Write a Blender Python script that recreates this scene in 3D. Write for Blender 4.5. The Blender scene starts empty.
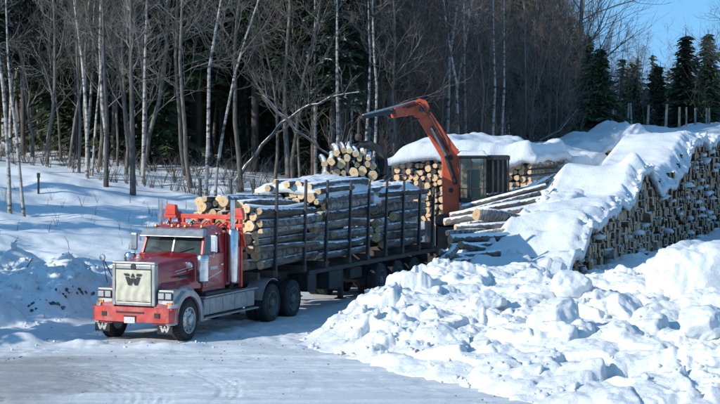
import bpy, math, random
import numpy as np
from mathutils import Vector, Matrix
random.seed(7)
rs = np.random.RandomState(11)
scene = bpy.context.scene
COL = scene.collection
R = math.radians

# ------------------------------------------------------------------ camera, light
CAM_H = 6.372
FPX = 2037.0
cam_d = bpy.data.cameras.new('camera')
cam_d.sensor_width = 36.0
cam_d.lens = FPX / 720.0 * 36.0
cam_d.shift_y = -(202.0 - 95.9) / 720.0
cam_d.clip_start = 0.5
cam_d.clip_end = 3000
cam = bpy.data.objects.new('camera', cam_d)
cam.location = (0, 0, CAM_H)
cam.rotation_euler = (R(90), 0, 0)
COL.objects.link(cam)
scene.camera = cam

SUN_ELEV = R(24)
SUN_AZ = Vector((-0.88, -0.475, 0)).normalized()      # where the sun stands (left, a little behind the camera)
SUN_STRENGTH = 2.5
SKY_STRENGTH = 0.15
world = bpy.data.worlds.new('World')
scene.world = world
world.use_nodes = True
wn, wl = world.node_tree.nodes, world.node_tree.links
wn.clear()
w_out = wn.new('ShaderNodeOutputWorld')
w_bg = wn.new('ShaderNodeBackground')
w_sky = wn.new('ShaderNodeTexSky')
w_sky.sky_type = 'NISHITA'
w_sky.sun_disc = False
w_sky.sun_elevation = SUN_ELEV
w_sky.sun_rotation = math.atan2(SUN_AZ.x, SUN_AZ.y)
w_sky.altitude = 300
w_sky.air_density = 1.0
w_sky.dust_density = 0.0
w_sky.ozone_density = 2.4
w_tc = wn.new('ShaderNodeTexCoord')
w_add = wn.new('ShaderNodeVectorMath'); w_add.operation = 'ADD'; w_add.inputs[1].default_value = (0, 0, 0.40)
w_nrm = wn.new('ShaderNodeVectorMath'); w_nrm.operation = 'NORMALIZE'
wl.new(w_tc.outputs['Generated'], w_add.inputs[0])
wl.new(w_add.outputs[0], w_nrm.inputs[0])
wl.new(w_nrm.outputs[0], w_sky.inputs['Vector'])
w_hs = wn.new('ShaderNodeHueSaturation'); w_hs.inputs['Saturation'].default_value = 1.10
w_tint = wn.new('ShaderNodeMix'); w_tint.data_type = 'RGBA'; w_tint.blend_type = 'MULTIPLY'; w_tint.inputs[0].default_value = 1.0
w_tint.inputs[7].default_value = (0.87, 1.04, 0.95, 1)
wl.new(w_sky.outputs[0], w_hs.inputs['Color']); wl.new(w_hs.outputs[0], w_tint.inputs[6]); wl.new(w_tint.outputs[2], w_bg.inputs['Color'])
w_bg.inputs['Strength'].default_value = SKY_STRENGTH
wl.new(w_bg.outputs[0], w_out.inputs['Surface'])

sun_d = bpy.data.lights.new('sun', 'SUN')
sun_d.energy = SUN_STRENGTH
sun_d.angle = R(0.5)
sun_d.color = (1.0, 0.95, 0.86)
sun = bpy.data.objects.new('sun', sun_d)
sdir = Vector((SUN_AZ.x * math.cos(SUN_ELEV), SUN_AZ.y * math.cos(SUN_ELEV), math.sin(SUN_ELEV)))
sun.rotation_euler = sdir.to_track_quat('Z', 'Y').to_euler()
sun.location = (-40, 0, 40)
COL.objects.link(sun)

scene.view_settings.view_transform = 'Standard'
scene.view_settings.look = 'None'
scene.view_settings.exposure = 1.0
scene.view_settings.gamma = 1.0
try:
    scene.cycles.max_bounces = 6
    scene.cycles.diffuse_bounces = 3
    scene.cycles.transparent_max_bounces = 8
except Exception:
    pass

# ------------------------------------------------------------------ numpy noise
def _hash(ix, iy, seed):
    h = (ix.astype(np.int64) * 374761393 + iy.astype(np.int64) * 668265263 + seed * 1442695041) & 0x7fffffff
    h = ((h ^ (h >> 13)) * 1274126177) & 0x7fffffff
    h = h ^ (h >> 16)
    return (h & 0xffff) / 65535.0

def vnoise(x, y, seed=0):
    x = np.asarray(x, float); y = np.asarray(y, float)
    ix = np.floor(x); iy = np.floor(y)
    fx = x - ix; fy = y - iy
    fx = fx * fx * fx * (fx * (fx * 6 - 15) + 10); fy = fy * fy * fy * (fy * (fy * 6 - 15) + 10)
    a = _hash(ix, iy, seed); b = _hash(ix + 1, iy, seed)
    c = _hash(ix, iy + 1, seed); d = _hash(ix + 1, iy + 1, seed)
    return (a * (1 - fx) + b * fx) * (1 - fy) + (c * (1 - fx) + d * fx) * fy

def fbm(x, y, oct=4, seed=0):
    s = 0; a = 0.5; t = 0
    ca, sa = math.cos(0.6), math.sin(0.6)
    for i in range(oct):
        s = s + a * vnoise(x, y, seed + i * 17); t += a
        x, y = (x * ca - y * sa) * 2.03 + 3.1, (x * sa + y * ca) * 2.03 + 1.7
        a *= 0.5
    return s / t - 0.5

def lumps(x, y, size, seed=0, sharp=1.0):
    """rounded chunks: height of jittered domes, one per cell"""
    u = np.asarray(x, float) / size; v = np.asarray(y, float) / size
    iu = np.floor(u); iv = np.floor(v)
    best = np.zeros_like(u)
    for dx in (-1, 0, 1):
        for dy in (-1, 0, 1):
            cx = iu + dx; cy = iv + dy
            px = cx + _hash(cx, cy, seed); py = cy + _hash(cx, cy, seed + 5)
            rr = 0.25 + 0.6 * _hash(cx, cy, seed + 9)
            an = _hash(cx, cy, seed + 13) * 3.14
            du, dv = u - px, v - py
            a_, b_ = du * np.cos(an) + dv * np.sin(an), -du * np.sin(an) + dv * np.cos(an)
            m = np.maximum(np.abs(a_) * 1.15 + 0.35 * np.abs(b_), np.abs(b_) * 0.9 + 0.2 * np.abs(a_)) / rr
            d = np.clip(1 - m ** 2.0, 0, 1) ** 0.8
            best = np.maximum(best, d * rr * (0.4 + 0.8 * _hash(cx, cy, seed + 21)) * (_hash(cx, cy, seed + 31) > 0.25))
    return best * size * sharp

def facets(x, y, size, seed=0):
    """broken slabs: each cell is a plane with a tilt of its own"""
    u = np.asarray(x, float) / size; v = np.asarray(y, float) / size
    iu = np.floor(u); iv = np.floor(v)
    bd = np.full(u.shape, 9.0); h = np.zeros_like(u); b2 = np.full(u.shape, 9.0)
    for dx in (-1, 0, 1):
        for dy in (-1, 0, 1):
            cx = iu + dx; cy = iv + dy
            px = cx + _hash(cx, cy, seed); py = cy + _hash(cx, cy, seed + 5)
            du, dv = u - px, v - py; d = np.sqrt(du * du + dv * dv)
            hh = (_hash(cx, cy, seed + 7) - 0.5) * 0.9 + du * (_hash(cx, cy, seed + 11) - 0.5) * 1.5 + dv * (_hash(cx, cy, seed + 12) - 0.5) * 1.5
            b2 = np.where(d < bd, bd, np.minimum(b2, d)); h = np.where(d < bd, hh, h); bd = np.minimum(bd, d)
    crack = np.clip((b2 - bd) / 0.16, 0, 1)
    return size * (h * 0.8 - 0.16 * (1 - crack) ** 2)

def billow(x, y, oct=4, seed=0):
    s = 0; a = 0.5; t = 0
    ca, sa = math.cos(0.9), math.sin(0.9)
    for i in range(oct):
        s = s + a * np.abs(2 * vnoise(x, y, seed + i * 19) - 1); t += a
        x, y = (x * ca - y * sa) * 2.1 + 5.1, (x * sa + y * ca) * 2.1 + 2.7
        a *= 0.52
    return s / t

def sstep(a, b, x):
    t = np.clip((np.asarray(x, float) - a) / (b - a), 0, 1)
    return t * t * (3 - 2 * t)

# ------------------------------------------------------------------ frames
TH = R(23.97)
TO = np.array([-5.547, 53.5])                      # truck front axle
TB = np.array([math.sin(TH), math.cos(TH)])        # backwards along the truck
TR_ = np.array([math.cos(TH), -math.sin(TH)])      # towards its near side
def at(px, Y, py=None, z=None):
    X = (px - 360.0) / FPX * Y
    if py is not None:
        z = CAM_H - (py - 95.9) * Y / FPX
    return Vector((X, Y, z if z is not None else 0.0))
PA = np.array([7.8, 70.0]); PD = np.array([math.sin(R(20)), math.cos(R(20))]); PN = np.array([-PD[1], PD[0]])  # big log pile: face origin, run, log direction

# ------------------------------------------------------------------ ground height
def bank_profile(X, Y):
    """ploughed bank on the right: base, crest and its height as functions of X"""
    xb = [-2.2, -1.3, 0.9, 2.4, 3.2, 5.0, 9.0, 14.0, 40.0]
    Yb = [53.5, 51.5, 46.6, 44.4, 42.5, 40.5, 38.5, 37.0, 36.0]
    xc = [-2.2, -1.3, -0.27, 0.6, 1.14, 2.36, 4.1, 5.7, 6.7, 7.3, 9.5, 14.0, 40.0]
    Yc = [54.0, 53.0, 56.0, 57.5, 58.5, 60.5, 60.5, 58.0, 57.0, 55.5, 54.5, 54.0, 54.0]
    Zc = [0.0, 0.15, 0.48, 0.85, 1.10, 1.32, 1.32, 1.30, 1.34, 1.40, 1.45, 1.5, 1.5]
    yb = np.interp(X, xb, Yb) + 0.9 * fbm(X * 1.6, Y * 1.6, 4, 515); yc = np.interp(X, xc, Yc); zc = np.interp(X, xc, Zc)
    s = np.clip((Y - yb) / np.maximum(yc - yb, 0.3), 0, 1)
    front = s ** 0.58
    back = 1 - sstep(0.0, 1.0, (Y - yc) / (3.0 + 0.6 * np.clip(X, 0, 8)))
    back = np.maximum(back, (0.20 + 0.25 * sstep(8.5, 10.5, X)) * sstep(6.0, 8.0, X) * (1 - sstep(73.5, 75.5, Y)))
    on = sstep(-2.4, -1.2, X)
    return np.where(Y < yc, front, back) * zc * on

def ground_z(X, Y):
    X = np.asarray(X, float); Y = np.asarray(Y, float)
    dx = X - TO[0]; dy = Y - TO[1]
    u = dx * TR_[0] + dy * TR_[1]
    left = -u
    rise = 1.0 * sstep(3.0, 5.4, left) * sstep(55.2, 59.5, Y)
    hill = np.clip(left - 5.2, 0, None)
    hz = 4.2 * (1 - np.exp(-hill * 0.155 / 4.2 * (1 + 0.02 * np.clip(hill, 0, 12)))) * sstep(57.0, 66.0, Y)
    z = rise + hz
    rough = sstep(3.0, 4.2, left) * sstep(55.2, 57.0, Y)
    z = z + rough * (fbm(X * 0.35, Y * 0.35, 3, 3) * 0.55)
    return z

# ------------------------------------------------------------------ object helpers
def tag(o, label=None, cat=None, group=None, kind=None):
    if label: o['label'] = label
    if cat: o['category'] = cat
    if group: o['group'] = group
    if kind: o['kind'] = kind
    return o

def link(name, me, parent=None, loc=None):
    o = bpy.data.objects.new(name, me)
    COL.objects.link(o)
    if parent is not None: o.parent = parent
    if loc is not None: o.location = loc
    return o

def empty(name, loc, rz=0.0):
    o = bpy.data.objects.new(name, None)
    o.empty_display_size = 0.3
    o.location = loc; o.rotation_euler = (0, 0, rz)
    COL.objects.link(o)
    return o

def mesh_np(name, V, F, mats, smooth=False, matidx=None):
    """V (n,3) array, F list/array of faces"""
    me = bpy.data.meshes.new(name)
    V = np.asarray(V, np.float32)
    if isinstance(F, np.ndarray):
        nf, k = F.shape
        me.vertices.add(len(V)); me.vertices.foreach_set('co', V.ravel())
        me.loops.add(nf * k); me.loops.foreach_set('vertex_index', F.astype(np.int32).ravel())
        me.polygons.add(nf)
        me.polygons.foreach_set('loop_start', np.arange(0, nf * k, k, dtype=np.int32))
        try: me.polygons.foreach_set('loop_total', np.full(nf, k, dtype=np.int32))
        except Exception: pass
    else:
        me.from_pydata([tuple(map(float, v)) for v in V], [], F)
    if not isinstance(mats, (list, tuple)): mats = [mats]
    for m in mats: me.materials.append(m)
    if matidx is not None: me.polygons.foreach_set('material_index', np.asarray(matidx, np.int32))
    me.polygons.foreach_set('use_smooth', np.full(len(me.polygons), smooth))
    me.update(calc_edges=True)
    me.validate()
    return me

class MB:
    """collects shapes, builds ONE mesh object"""
    def __init__(s): s.v = []; s.f = []; s.m = []
    def add(s, V, F, mi=0):
        n = len(s.v); s.v.extend([tuple(p) for p in V]); s.f.extend([tuple(i + n for i in f) for f in F]); s.m.extend([mi] * len(F)); return s
    def box(s, x0, x1, y0, y1, z0, z1, mi=0):
        V = [(x0, y0, z0), (x1, y0, z0), (x1, y1, z0), (x0, y1, z0), (x0, y0, z1), (x1, y0, z1), (x1, y1, z1), (x0, y1, z1)]
        return s.add(V, [(0, 3, 2, 1), (4, 5, 6, 7), (0, 1, 5, 4), (1, 2, 6, 5), (2, 3, 7, 6), (3, 0, 4, 7)], mi)
    def hexa(s, V, mi=0):
        return s.add(V, [(0, 3, 2, 1), (4, 5, 6, 7), (0, 1, 5, 4), (1, 2, 6, 5), (2, 3, 7, 6), (3, 0, 4, 7)], mi)
    def tube(s, pts, rad, n=8, mi=0, cap=True):
        pts = [Vector(p) for p in pts]
        if not isinstance(rad, (list, tuple)): rad = [rad] * len(pts)
        V = []; F = []
        for i, p in enumerate(pts):
            d = (pts[min(i + 1, len(pts) - 1)] - pts[max(i - 1, 0)]).normalized()
            a = Vector((0, 0, 1)) if abs(d.z) < 0.9 else Vector((1, 0, 0))
            e1 = d.cross(a).normalized(); e2 = d.cross(e1)
            for k in range(n):
                t = 2 * math.pi * k / n
                V.append(p + rad[i] * (math.cos(t) * e1 + math.sin(t) * e2))
        for i in range(len(pts) - 1):
            for k in range(n):
                a = i * n + k; b = i * n + (k + 1) % n
                F.append((a, b, b + n, a + n))
        if cap:
            F.append(tuple(range(n))[::-1]); F.append(tuple((len(pts) - 1) * n + k for k in range(n)))
        return s.add(V, F, mi)
    def lathe(s, prof, c=(0, 0, 0), axis='x', n=24, mi=0):
        """prof: list of (radius, offset along the axis)"""
        V = []; F = []
        for r, h in prof:
            for k in range(n):
                t = 2 * math.pi * k / n; a, b = r * math.cos(t), r * math.sin(t)
                if axis == 'x': V.append((c[0] + h, c[1] + a, c[2] + b))
                elif axis == 'y': V.append((c[0] + b, c[1] + h, c[2] + a))
                else: V.append((c[0] + a, c[1] + b, c[2] + h))
        for i in range(len(prof) - 1):
            for k in range(n):
                a = i * n + k; b = i * n + (k + 1) % n
                F.append((a, b, b + n, a + n))
        return s.add(V, F, mi)
    def prism(s, poly, axis, a, b, mi=0):
        """poly in the plane normal to axis, extruded from a to b"""
        def P(p, h):
            if axis == 'x': return (h, p[0], p[1])
            if axis == 'y': return (p[0], h, p[1])
            return (p[0], p[1], h)
        n = len(poly)
        V = [P(p, a) for p in poly] + [P(p, b) for p in poly]
        F = [tuple(range(n))[::-1], tuple(range(n, 2 * n))] + [(i, (i + 1) % n, (i + 1) % n + n, i + n) for i in range(n)]
        return s.add(V, F, mi)
    def build(s, name, mats, parent=None, loc=None, bevel=0.0, smooth=False, angle=40):
        me = mesh_np(name, np.array(s.v), s.f, mats, smooth=False, matidx=s.m)
        import bmesh
        bm = bmesh.new(); bm.from_mesh(me)
        bmesh.ops.recalc_face_normals(bm, faces=bm.faces)
        bm.to_mesh(me); bm.free()
        if smooth:
            me.polygons.foreach_set('use_smooth', np.full(len(me.polygons), True))
            try: me.set_sharp_from_angle(angle=R(angle))
            except Exception: pass
        o = link(name, me, parent, loc)
        if bevel > 0:
            md = o.modifiers.new('bevel', 'BEVEL'); md.width = bevel; md.segments = 2; md.limit_method = 'ANGLE'; md.angle_limit = R(35)
        return o

# ------------------------------------------------------------------ materials
def mat(name, col=(0.5, 0.5, 0.5), rough=0.6, metal=0.0, spec=0.5, var=0.0, vscale=6.0, col2=None, bump=0.0, bscale=20.0, coat=0.0, dirt=0.0, dirtcol=(0.55, 0.57, 0.6)):
    m = bpy.data.materials.new(name); m.use_nodes = True
    nt = m.node_tree; b = nt.nodes['Principled BSDF']
    b.inputs['Base Color'].default_value = (*col, 1); b.inputs['Roughness'].default_value = rough
    b.inputs['Metallic'].default_value = metal
    b.inputs['Specular IOR Level'].default_value = spec
    b.inputs['Coat Weight'].default_value = coat
    tc = nt.nodes.new('ShaderNodeTexCoord')
    last = None
    if var > 0 or col2:
        n = nt.nodes.new('ShaderNodeTexNoise'); n.inputs['Scale'].default_value = vscale; n.inputs['Detail'].default_value = 5
        nt.links.new(tc.outputs['Object'], n.inputs['Vector'])
        r = nt.nodes.new('ShaderNodeValToRGB')
        c2 = col2 or tuple(c * (1 - var) for c in col)
        r.color_ramp.elements[0].position = 0.35; r.color_ramp.elements[0].color = (*c2, 1)
        r.color_ramp.elements[1].position = 0.65; r.color_ramp.elements[1].color = (*col, 1)
        nt.links.new(n.outputs['Fac'], r.inputs[0]); last = r.outputs[0]
    if dirt > 0:
        n2 = nt.nodes.new('ShaderNodeTexNoise'); n2.inputs['Scale'].default_value = 3.5; n2.inputs['Detail'].default_value = 8; n2.inputs['Roughness'].default_value = 0.75
        nt.links.new(tc.outputs['Object'], n2.inputs['Vector'])
        r2 = nt.nodes.new('ShaderNodeMapRange'); r2.inputs[1].default_value = 0.48; r2.inputs[2].default_value = 0.72; r2.inputs[4].default_value = dirt
        nt.links.new(n2.outputs['Fac'], r2.inputs[0])
        mx = nt.nodes.new('ShaderNodeMix'); mx.data_type = 'RGBA'
        nt.links.new(r2.outputs[0], mx.inputs[0])
        if last: nt.links.new(last, mx.inputs[6])
        else: mx.inputs[6].default_value = (*col, 1)
        mx.inputs[7].default_value = (*dirtcol, 1); last = mx.outputs[2]
    if last: nt.links.new(last, b.inputs['Base Color'])
    if bump > 0:
        n3 = nt.nodes.new('ShaderNodeTexNoise'); n3.inputs['Scale'].default_value = bscale; n3.inputs['Detail'].default_value = 4
        nt.links.new(tc.outputs['Object'], n3.inputs['Vector'])
        bp = nt.nodes.new('ShaderNodeBump'); bp.inputs['Strength'].default_value = bump; bp.inputs['Distance'].default_value = 0.02
        nt.links.new(n3.outputs['Fac'], bp.inputs['Height']); nt.links.new(bp.outputs[0], b.inputs['Normal'])
    return m

def N(nt, t, **kw):
    n = nt.nodes.new(t)
    for k, v in kw.items(): n.inputs[k].default_value = v
    return n

def snow_material(name, base=(0.74, 0.775, 0.795), dirt=0.0, road=False):
    m = bpy.data.materials.new(name); m.use_nodes = True
    nt = m.node_tree; L = nt.links.new; b = nt.nodes['Principled BSDF']
    b.inputs['Roughness'].default_value = 0.65; b.inputs['Specular IOR Level'].default_value = 0.25
    tc = nt.nodes.new('ShaderNodeTexCoord')
    col = None
    n1 = N(nt, 'ShaderNodeTexNoise', Scale=0.8, Detail=6.0); L(tc.outputs['Object'], n1.inputs['Vector'])
    r1 = nt.nodes.new('ShaderNodeValToRGB')
    r1.color_ramp.elements[0].position = 0.3; r1.color_ramp.elements[0].color = (*[c * 0.94 for c in base], 1)
    r1.color_ramp.elements[1].position = 0.7; r1.color_ramp.elements[1].color = (*base, 1)
    L(n1.outputs['Fac'], r1.inputs[0]); col = r1.outputs[0]
    if road:
        ap = nt.nodes.new('ShaderNodeAttribute'); ap.attribute_name = 'packed'
        mp_ = nt.nodes.new('ShaderNodeMix'); mp_.data_type = 'RGBA'; L(ap.outputs['Fac'], mp_.inputs[0]); mp_.inputs[6].default_value = (0.75, 0.785, 0.805, 1); L(col, mp_.inputs[7]); col = mp_.outputs[2]
    if dirt > 0 or road:
        at_ = nt.nodes.new('ShaderNodeAttribute'); at_.attribute_name = 'dirt'
        n2 = N(nt, 'ShaderNodeTexNoise', Scale=2.2 if road else 7.0, Detail=9.0, Roughness=0.8); L(tc.outputs['Object'], n2.inputs['Vector'])
        ad = nt.nodes.new('ShaderNodeMath'); ad.operation = 'MULTIPLY_ADD'; ad.inputs[1].default_value = 1.9; ad.inputs[2].default_value = -0.95
        L(n2.outputs['Fac'], ad.inputs[0])
        sm = nt.nodes.new('ShaderNodeMath'); sm.operation = 'ADD'; L(ad.outputs[0], sm.inputs[0]); L(at_.outputs['Fac'], sm.inputs[1])
        mr = nt.nodes.new('ShaderNodeMapRange'); mr.inputs[1].default_value = 0.25; mr.inputs[2].default_value = 1.0; L(sm.outputs[0], mr.inputs[0])
        mu = nt.nodes.new('ShaderNodeMath'); mu.operation = 'MULTIPLY'; mu.use_clamp = True; L(mr.outputs[0], mu.inputs[0]); L(at_.outputs['Fac'], mu.inputs[1])
        mx = nt.nodes.new('ShaderNodeMix'); mx.data_type = 'RGBA'; L(mu.outputs[0], mx.inputs[0]); L(col, mx.inputs[6])
        mx.inputs[7].default_value = (0.36, 0.355, 0.35, 1) if road else (0.30, 0.27, 0.24, 1)
        col = mx.outputs[2]
    L(col, b.inputs['Base Color'])
    n3 = N(nt, 'ShaderNodeTexNoise', Scale=11.0, Detail=8.0, Roughness=0.75); L(tc.outputs['Object'], n3.inputs['Vector'])
    bp = nt.nodes.new('ShaderNodeBump'); bp.inputs['Strength'].default_value = 0.7; bp.inputs['Distance'].default_value = 0.06 if not road else 0.03
    L(n3.outputs['Fac'], bp.inputs['Height']); L(bp.outputs[0], b.inputs['Normal'])
    return m

def bark_material(name, c1, c2, snowy=0.0, zs=0.15, scale=9.0, bump=0.6, axis='z'):
    m = bpy.data.materials.new(name); m.use_nodes = True
    nt = m.node_tree; L = nt.links.new; b = nt.nodes['Principled BSDF']
    b.inputs['Roughness'].default_value = 0.85; b.inputs['Specular IOR Level'].default_value = 0.2
    tc = nt.nodes.new('ShaderNodeTexCoord')
    oi = nt.nodes.new('ShaderNodeObjectInfo')
    mp = nt.nodes.new('ShaderNodeMapping')
    mp.inputs['Scale'].default_value = (1, 1, zs) if axis == 'z' else (1, zs, 1)
    L(tc.outputs['Object'], mp.inputs['Vector'])
    off = nt.nodes.new('ShaderNodeVectorMath'); off.operation = 'ADD'
    rv = nt.nodes.new('ShaderNodeMath'); rv.operation = 'MULTIPLY'; rv.inputs[1].default_value = 40
    L(oi.outputs['Random'], rv.inputs[0]); L(mp.outputs[0], off.inputs[0]); L(rv.outputs[0], off.inputs[1])
    n = N(nt, 'ShaderNodeTexNoise', Scale=scale, Detail=6.0, Roughness=0.7); L(off.outputs[0], n.inputs['Vector'])
    r = nt.nodes.new('ShaderNodeValToRGB')
    r.color_ramp.elements[0].position = 0.38; r.color_ramp.elements[0].color = (*c2, 1)
    r.color_ramp.elements[1].position = 0.62; r.color_ramp.elements[1].color = (*c1, 1)
    L(n.outputs['Fac'], r.inputs[0])
    hv = nt.nodes.new('ShaderNodeHueSaturation')
    vv = nt.nodes.new('ShaderNodeMapRange'); vv.inputs[3].default_value = 0.65; vv.inputs[4].default_value = 1.35
    L(oi.outputs['Random'], vv.inputs[0]); L(vv.outputs[0], hv.inputs['Value']); L(r.outputs[0], hv.inputs['Color'])
    col = hv.outputs[0]
    if snowy > 0:
        g = nt.nodes.new('ShaderNodeNewGeometry'); sx = nt.nodes.new('ShaderNodeSeparateXYZ'); L(g.outputs['Normal'], sx.inputs[0])
        n5 = N(nt, 'ShaderNodeTexNoise', Scale=4.0, Detail=5.0); L(tc.outputs['Object'], n5.inputs['Vector'])
        ad = nt.nodes.new('ShaderNodeMath'); ad.operation = 'ADD'; L(sx.outputs['Z'], ad.inputs[0]); L(n5.outputs['Fac'], ad.inputs[1])
        mr = nt.nodes.new('ShaderNodeMapRange'); mr.inputs[1].default_value = 1.35 - snowy * 0.5; mr.inputs[2].default_value = 1.42 - snowy * 0.5
        L(ad.outputs[0], mr.inputs[0])
        mx = nt.nodes.new('ShaderNodeMix'); mx.data_type = 'RGBA'; L(mr.outputs[0], mx.inputs[0]); L(col, mx.inputs[6]); mx.inputs[7].default_value = (0.84, 0.86, 0.88, 1)
        col = mx.outputs[2]
    L(col, b.inputs['Base Color'])
    bp = nt.nodes.new('ShaderNodeBump'); bp.inputs['Strength'].default_value = bump; bp.inputs['Distance'].default_value = 0.03
    L(n.outputs['Fac'], bp.inputs['Height']); L(bp.outputs[0], b.inputs['Normal'])
    return m

def end_material(name, c1, c2):
    """sawn end: concentric rings round the log's local y axis, darker heart, cracks"""
    m = bpy.data.materials.new(name); m.use_nodes = True
    nt = m.node_tree; L = nt.links.new; b = nt.nodes['Principled BSDF']
    b.inputs['Roughness'].default_value = 0.8; b.inputs['Specular IOR Level'].default_value = 0.2
    tc = nt.nodes.new('ShaderNodeTexCoord'); oi = nt.nodes.new('ShaderNodeObjectInfo')
    sx = nt.nodes.new('ShaderNodeSeparateXYZ'); L(tc.outputs['Object'], sx.inputs[0])
    cb = nt.nodes.new('ShaderNodeCombineXYZ'); L(sx.outputs['X'], cb.inputs[0]); L(sx.outputs['Z'], cb.inputs[1])
    ln = nt.nodes.new('ShaderNodeVectorMath'); ln.operation = 'LENGTH'; L(cb.outputs[0], ln.inputs[0])
    nn = N(nt, 'ShaderNodeTexNoise', Scale=12.0, Detail=4.0); L(tc.outputs['Object'], nn.inputs['Vector'])
    ma = nt.nodes.new('ShaderNodeMath'); ma.operation = 'MULTIPLY_ADD'; ma.inputs[1].default_value = 0.06; L(nn.outputs['Fac'], ma.inputs[0]); L(ln.outputs['Value'], ma.inputs[2])
    sn = nt.nodes.new('ShaderNodeMath'); sn.operation = 'MULTIPLY'; sn.inputs[1].default_value = 130; L(ma.outputs[0], sn.inputs[0])
    s2 = nt.nodes.new('ShaderNodeMath'); s2.operation = 'SINE'; L(sn.outputs[0], s2.inputs[0])
    mr = nt.nodes.new('ShaderNodeMapRange'); mr.inputs[1].default_value = -1.6; mr.inputs[2].default_value = 1; L(s2.outputs[0], mr.inputs[0])
    mx = nt.nodes.new('ShaderNodeMix'); mx.data_type = 'RGBA'; L(mr.outputs[0], mx.inputs[0]); mx.inputs[6].default_value = (*c2, 1); mx.inputs[7].default_value = (*c1, 1)
    hr = nt.nodes.new('ShaderNodeMapRange'); hr.inputs[1].default_value = 0.03; hr.inputs[2].default_value = 0.08; L(ma.outputs[0], hr.inputs[0])
    m2 = nt.nodes.new('ShaderNodeMix'); m2.data_type = 'RGBA'; L(hr.outputs[0], m2.inputs[0]); m2.inputs[6].default_value = (c2[0] * 0.7, c2[1] * 0.6, c2[2] * 0.5, 1); L(mx.outputs[2], m2.inputs[7])
    hv = nt.nodes.new('ShaderNodeHueSaturation'); vv = nt.nodes.new('ShaderNodeMapRange'); vv.inputs[3].default_value = 0.55; vv.inputs[4].default_value = 1.12
    L(oi.outputs['Random'], vv.inputs[0]); L(vv.outputs[0], hv.inputs['Value']); L(m2.outputs[2], hv.inputs['Color'])
    L(hv.outputs[0], b.inputs['Base Color'])
    return m

M = {}
M['snow'] = snow_material('fresh_snow')
M['snow_bank'] = snow_material('ploughed_snow', (0.78, 0.80, 0.805), dirt=1.0)
M['road'] = snow_material('packed_snow_road', (0.64, 0.665, 0.68), road=True)
M['bark_log'] = bark_material('log_bark', (0.20, 0.175, 0.15), (0.045, 0.037, 0.032), axis='y', scale=7.0, snowy=0.25)
M['bark_birch_log'] = bark_material('birch_log_bark', (0.38, 0.35, 0.32), (0.07, 0.06, 0.053), axis='y', zs=1.2, scale=5.0, snowy=0.2)
M['bark_frost'] = bark_material('frosted_log_bark', (0.25, 0.22, 0.19), (0.06, 0.05, 0.044), axis='y', scale=6.0, snowy=0.72)
M['end'] = end_material('sawn_log_end', (0.78, 0.58, 0.34), (0.60, 0.40, 0.21))
M['end_old'] = end_material('weathered_log_end', (0.66, 0.45, 0.27), (0.46, 0.29, 0.16))
M['trunk'] = bark_material('grey_tree_bark', (0.19, 0.175, 0.155), (0.065, 0.058, 0.052), scale=14.0, snowy=0.03)
M['twig'] = bark_material('twig_bark', (0.20, 0.178, 0.155), (0.10, 0.088, 0.078), scale=3.0, bump=0.0)
M['twig_red'] = bark_material('reddish_twig_bark', (0.29, 0.205, 0.16), (0.15, 0.108, 0.09), scale=3.0, bump=0.0)
M['spruce_trunk'] = bark_material('spruce_bark', (0.13, 0.11, 0.10), (0.05, 0.043, 0.04), scale=12.0)
# birch bark: white with dark scars
def birch_material():
    m = bpy.data.materials.new('birch_bark'); m.use_nodes = True
    nt = m.node_tree; L = nt.links.new; b = nt.nodes['Principled BSDF']; b.inputs['Roughness'].default_value = 0.7; b.inputs['Specular IOR Level'].default_value = 0.25
    tc = nt.nodes.new('ShaderNodeTexCoord')
    mp = nt.nodes.new('ShaderNodeMapping'); mp.inputs['Scale'].default_value = (1.2, 1.2, 3.0); L(tc.outputs['Object'], mp.inputs['Vector'])
    n = N(nt, 'ShaderNodeTexNoise', Scale=1.6, Detail=5.0, Roughness=0.7); L(mp.outputs[0], n.inputs['Vector'])
    r = nt.nodes.new('ShaderNodeValToRGB'); e = r.color_ramp.elements
    e[0].position = 0.40; e[0].color = (0.05, 0.045, 0.04, 1); e[1].position = 0.50; e[1].color = (0.34, 0.315, 0.29, 1)
    x = e.new(0.7); x.color = (0.50, 0.48, 0.45, 1)
    L(n.outputs['Fac'], r.inputs[0]); L(r.outputs[0], b.inputs['Base Color'])
    return m
M['birch'] = birch_material()
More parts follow.
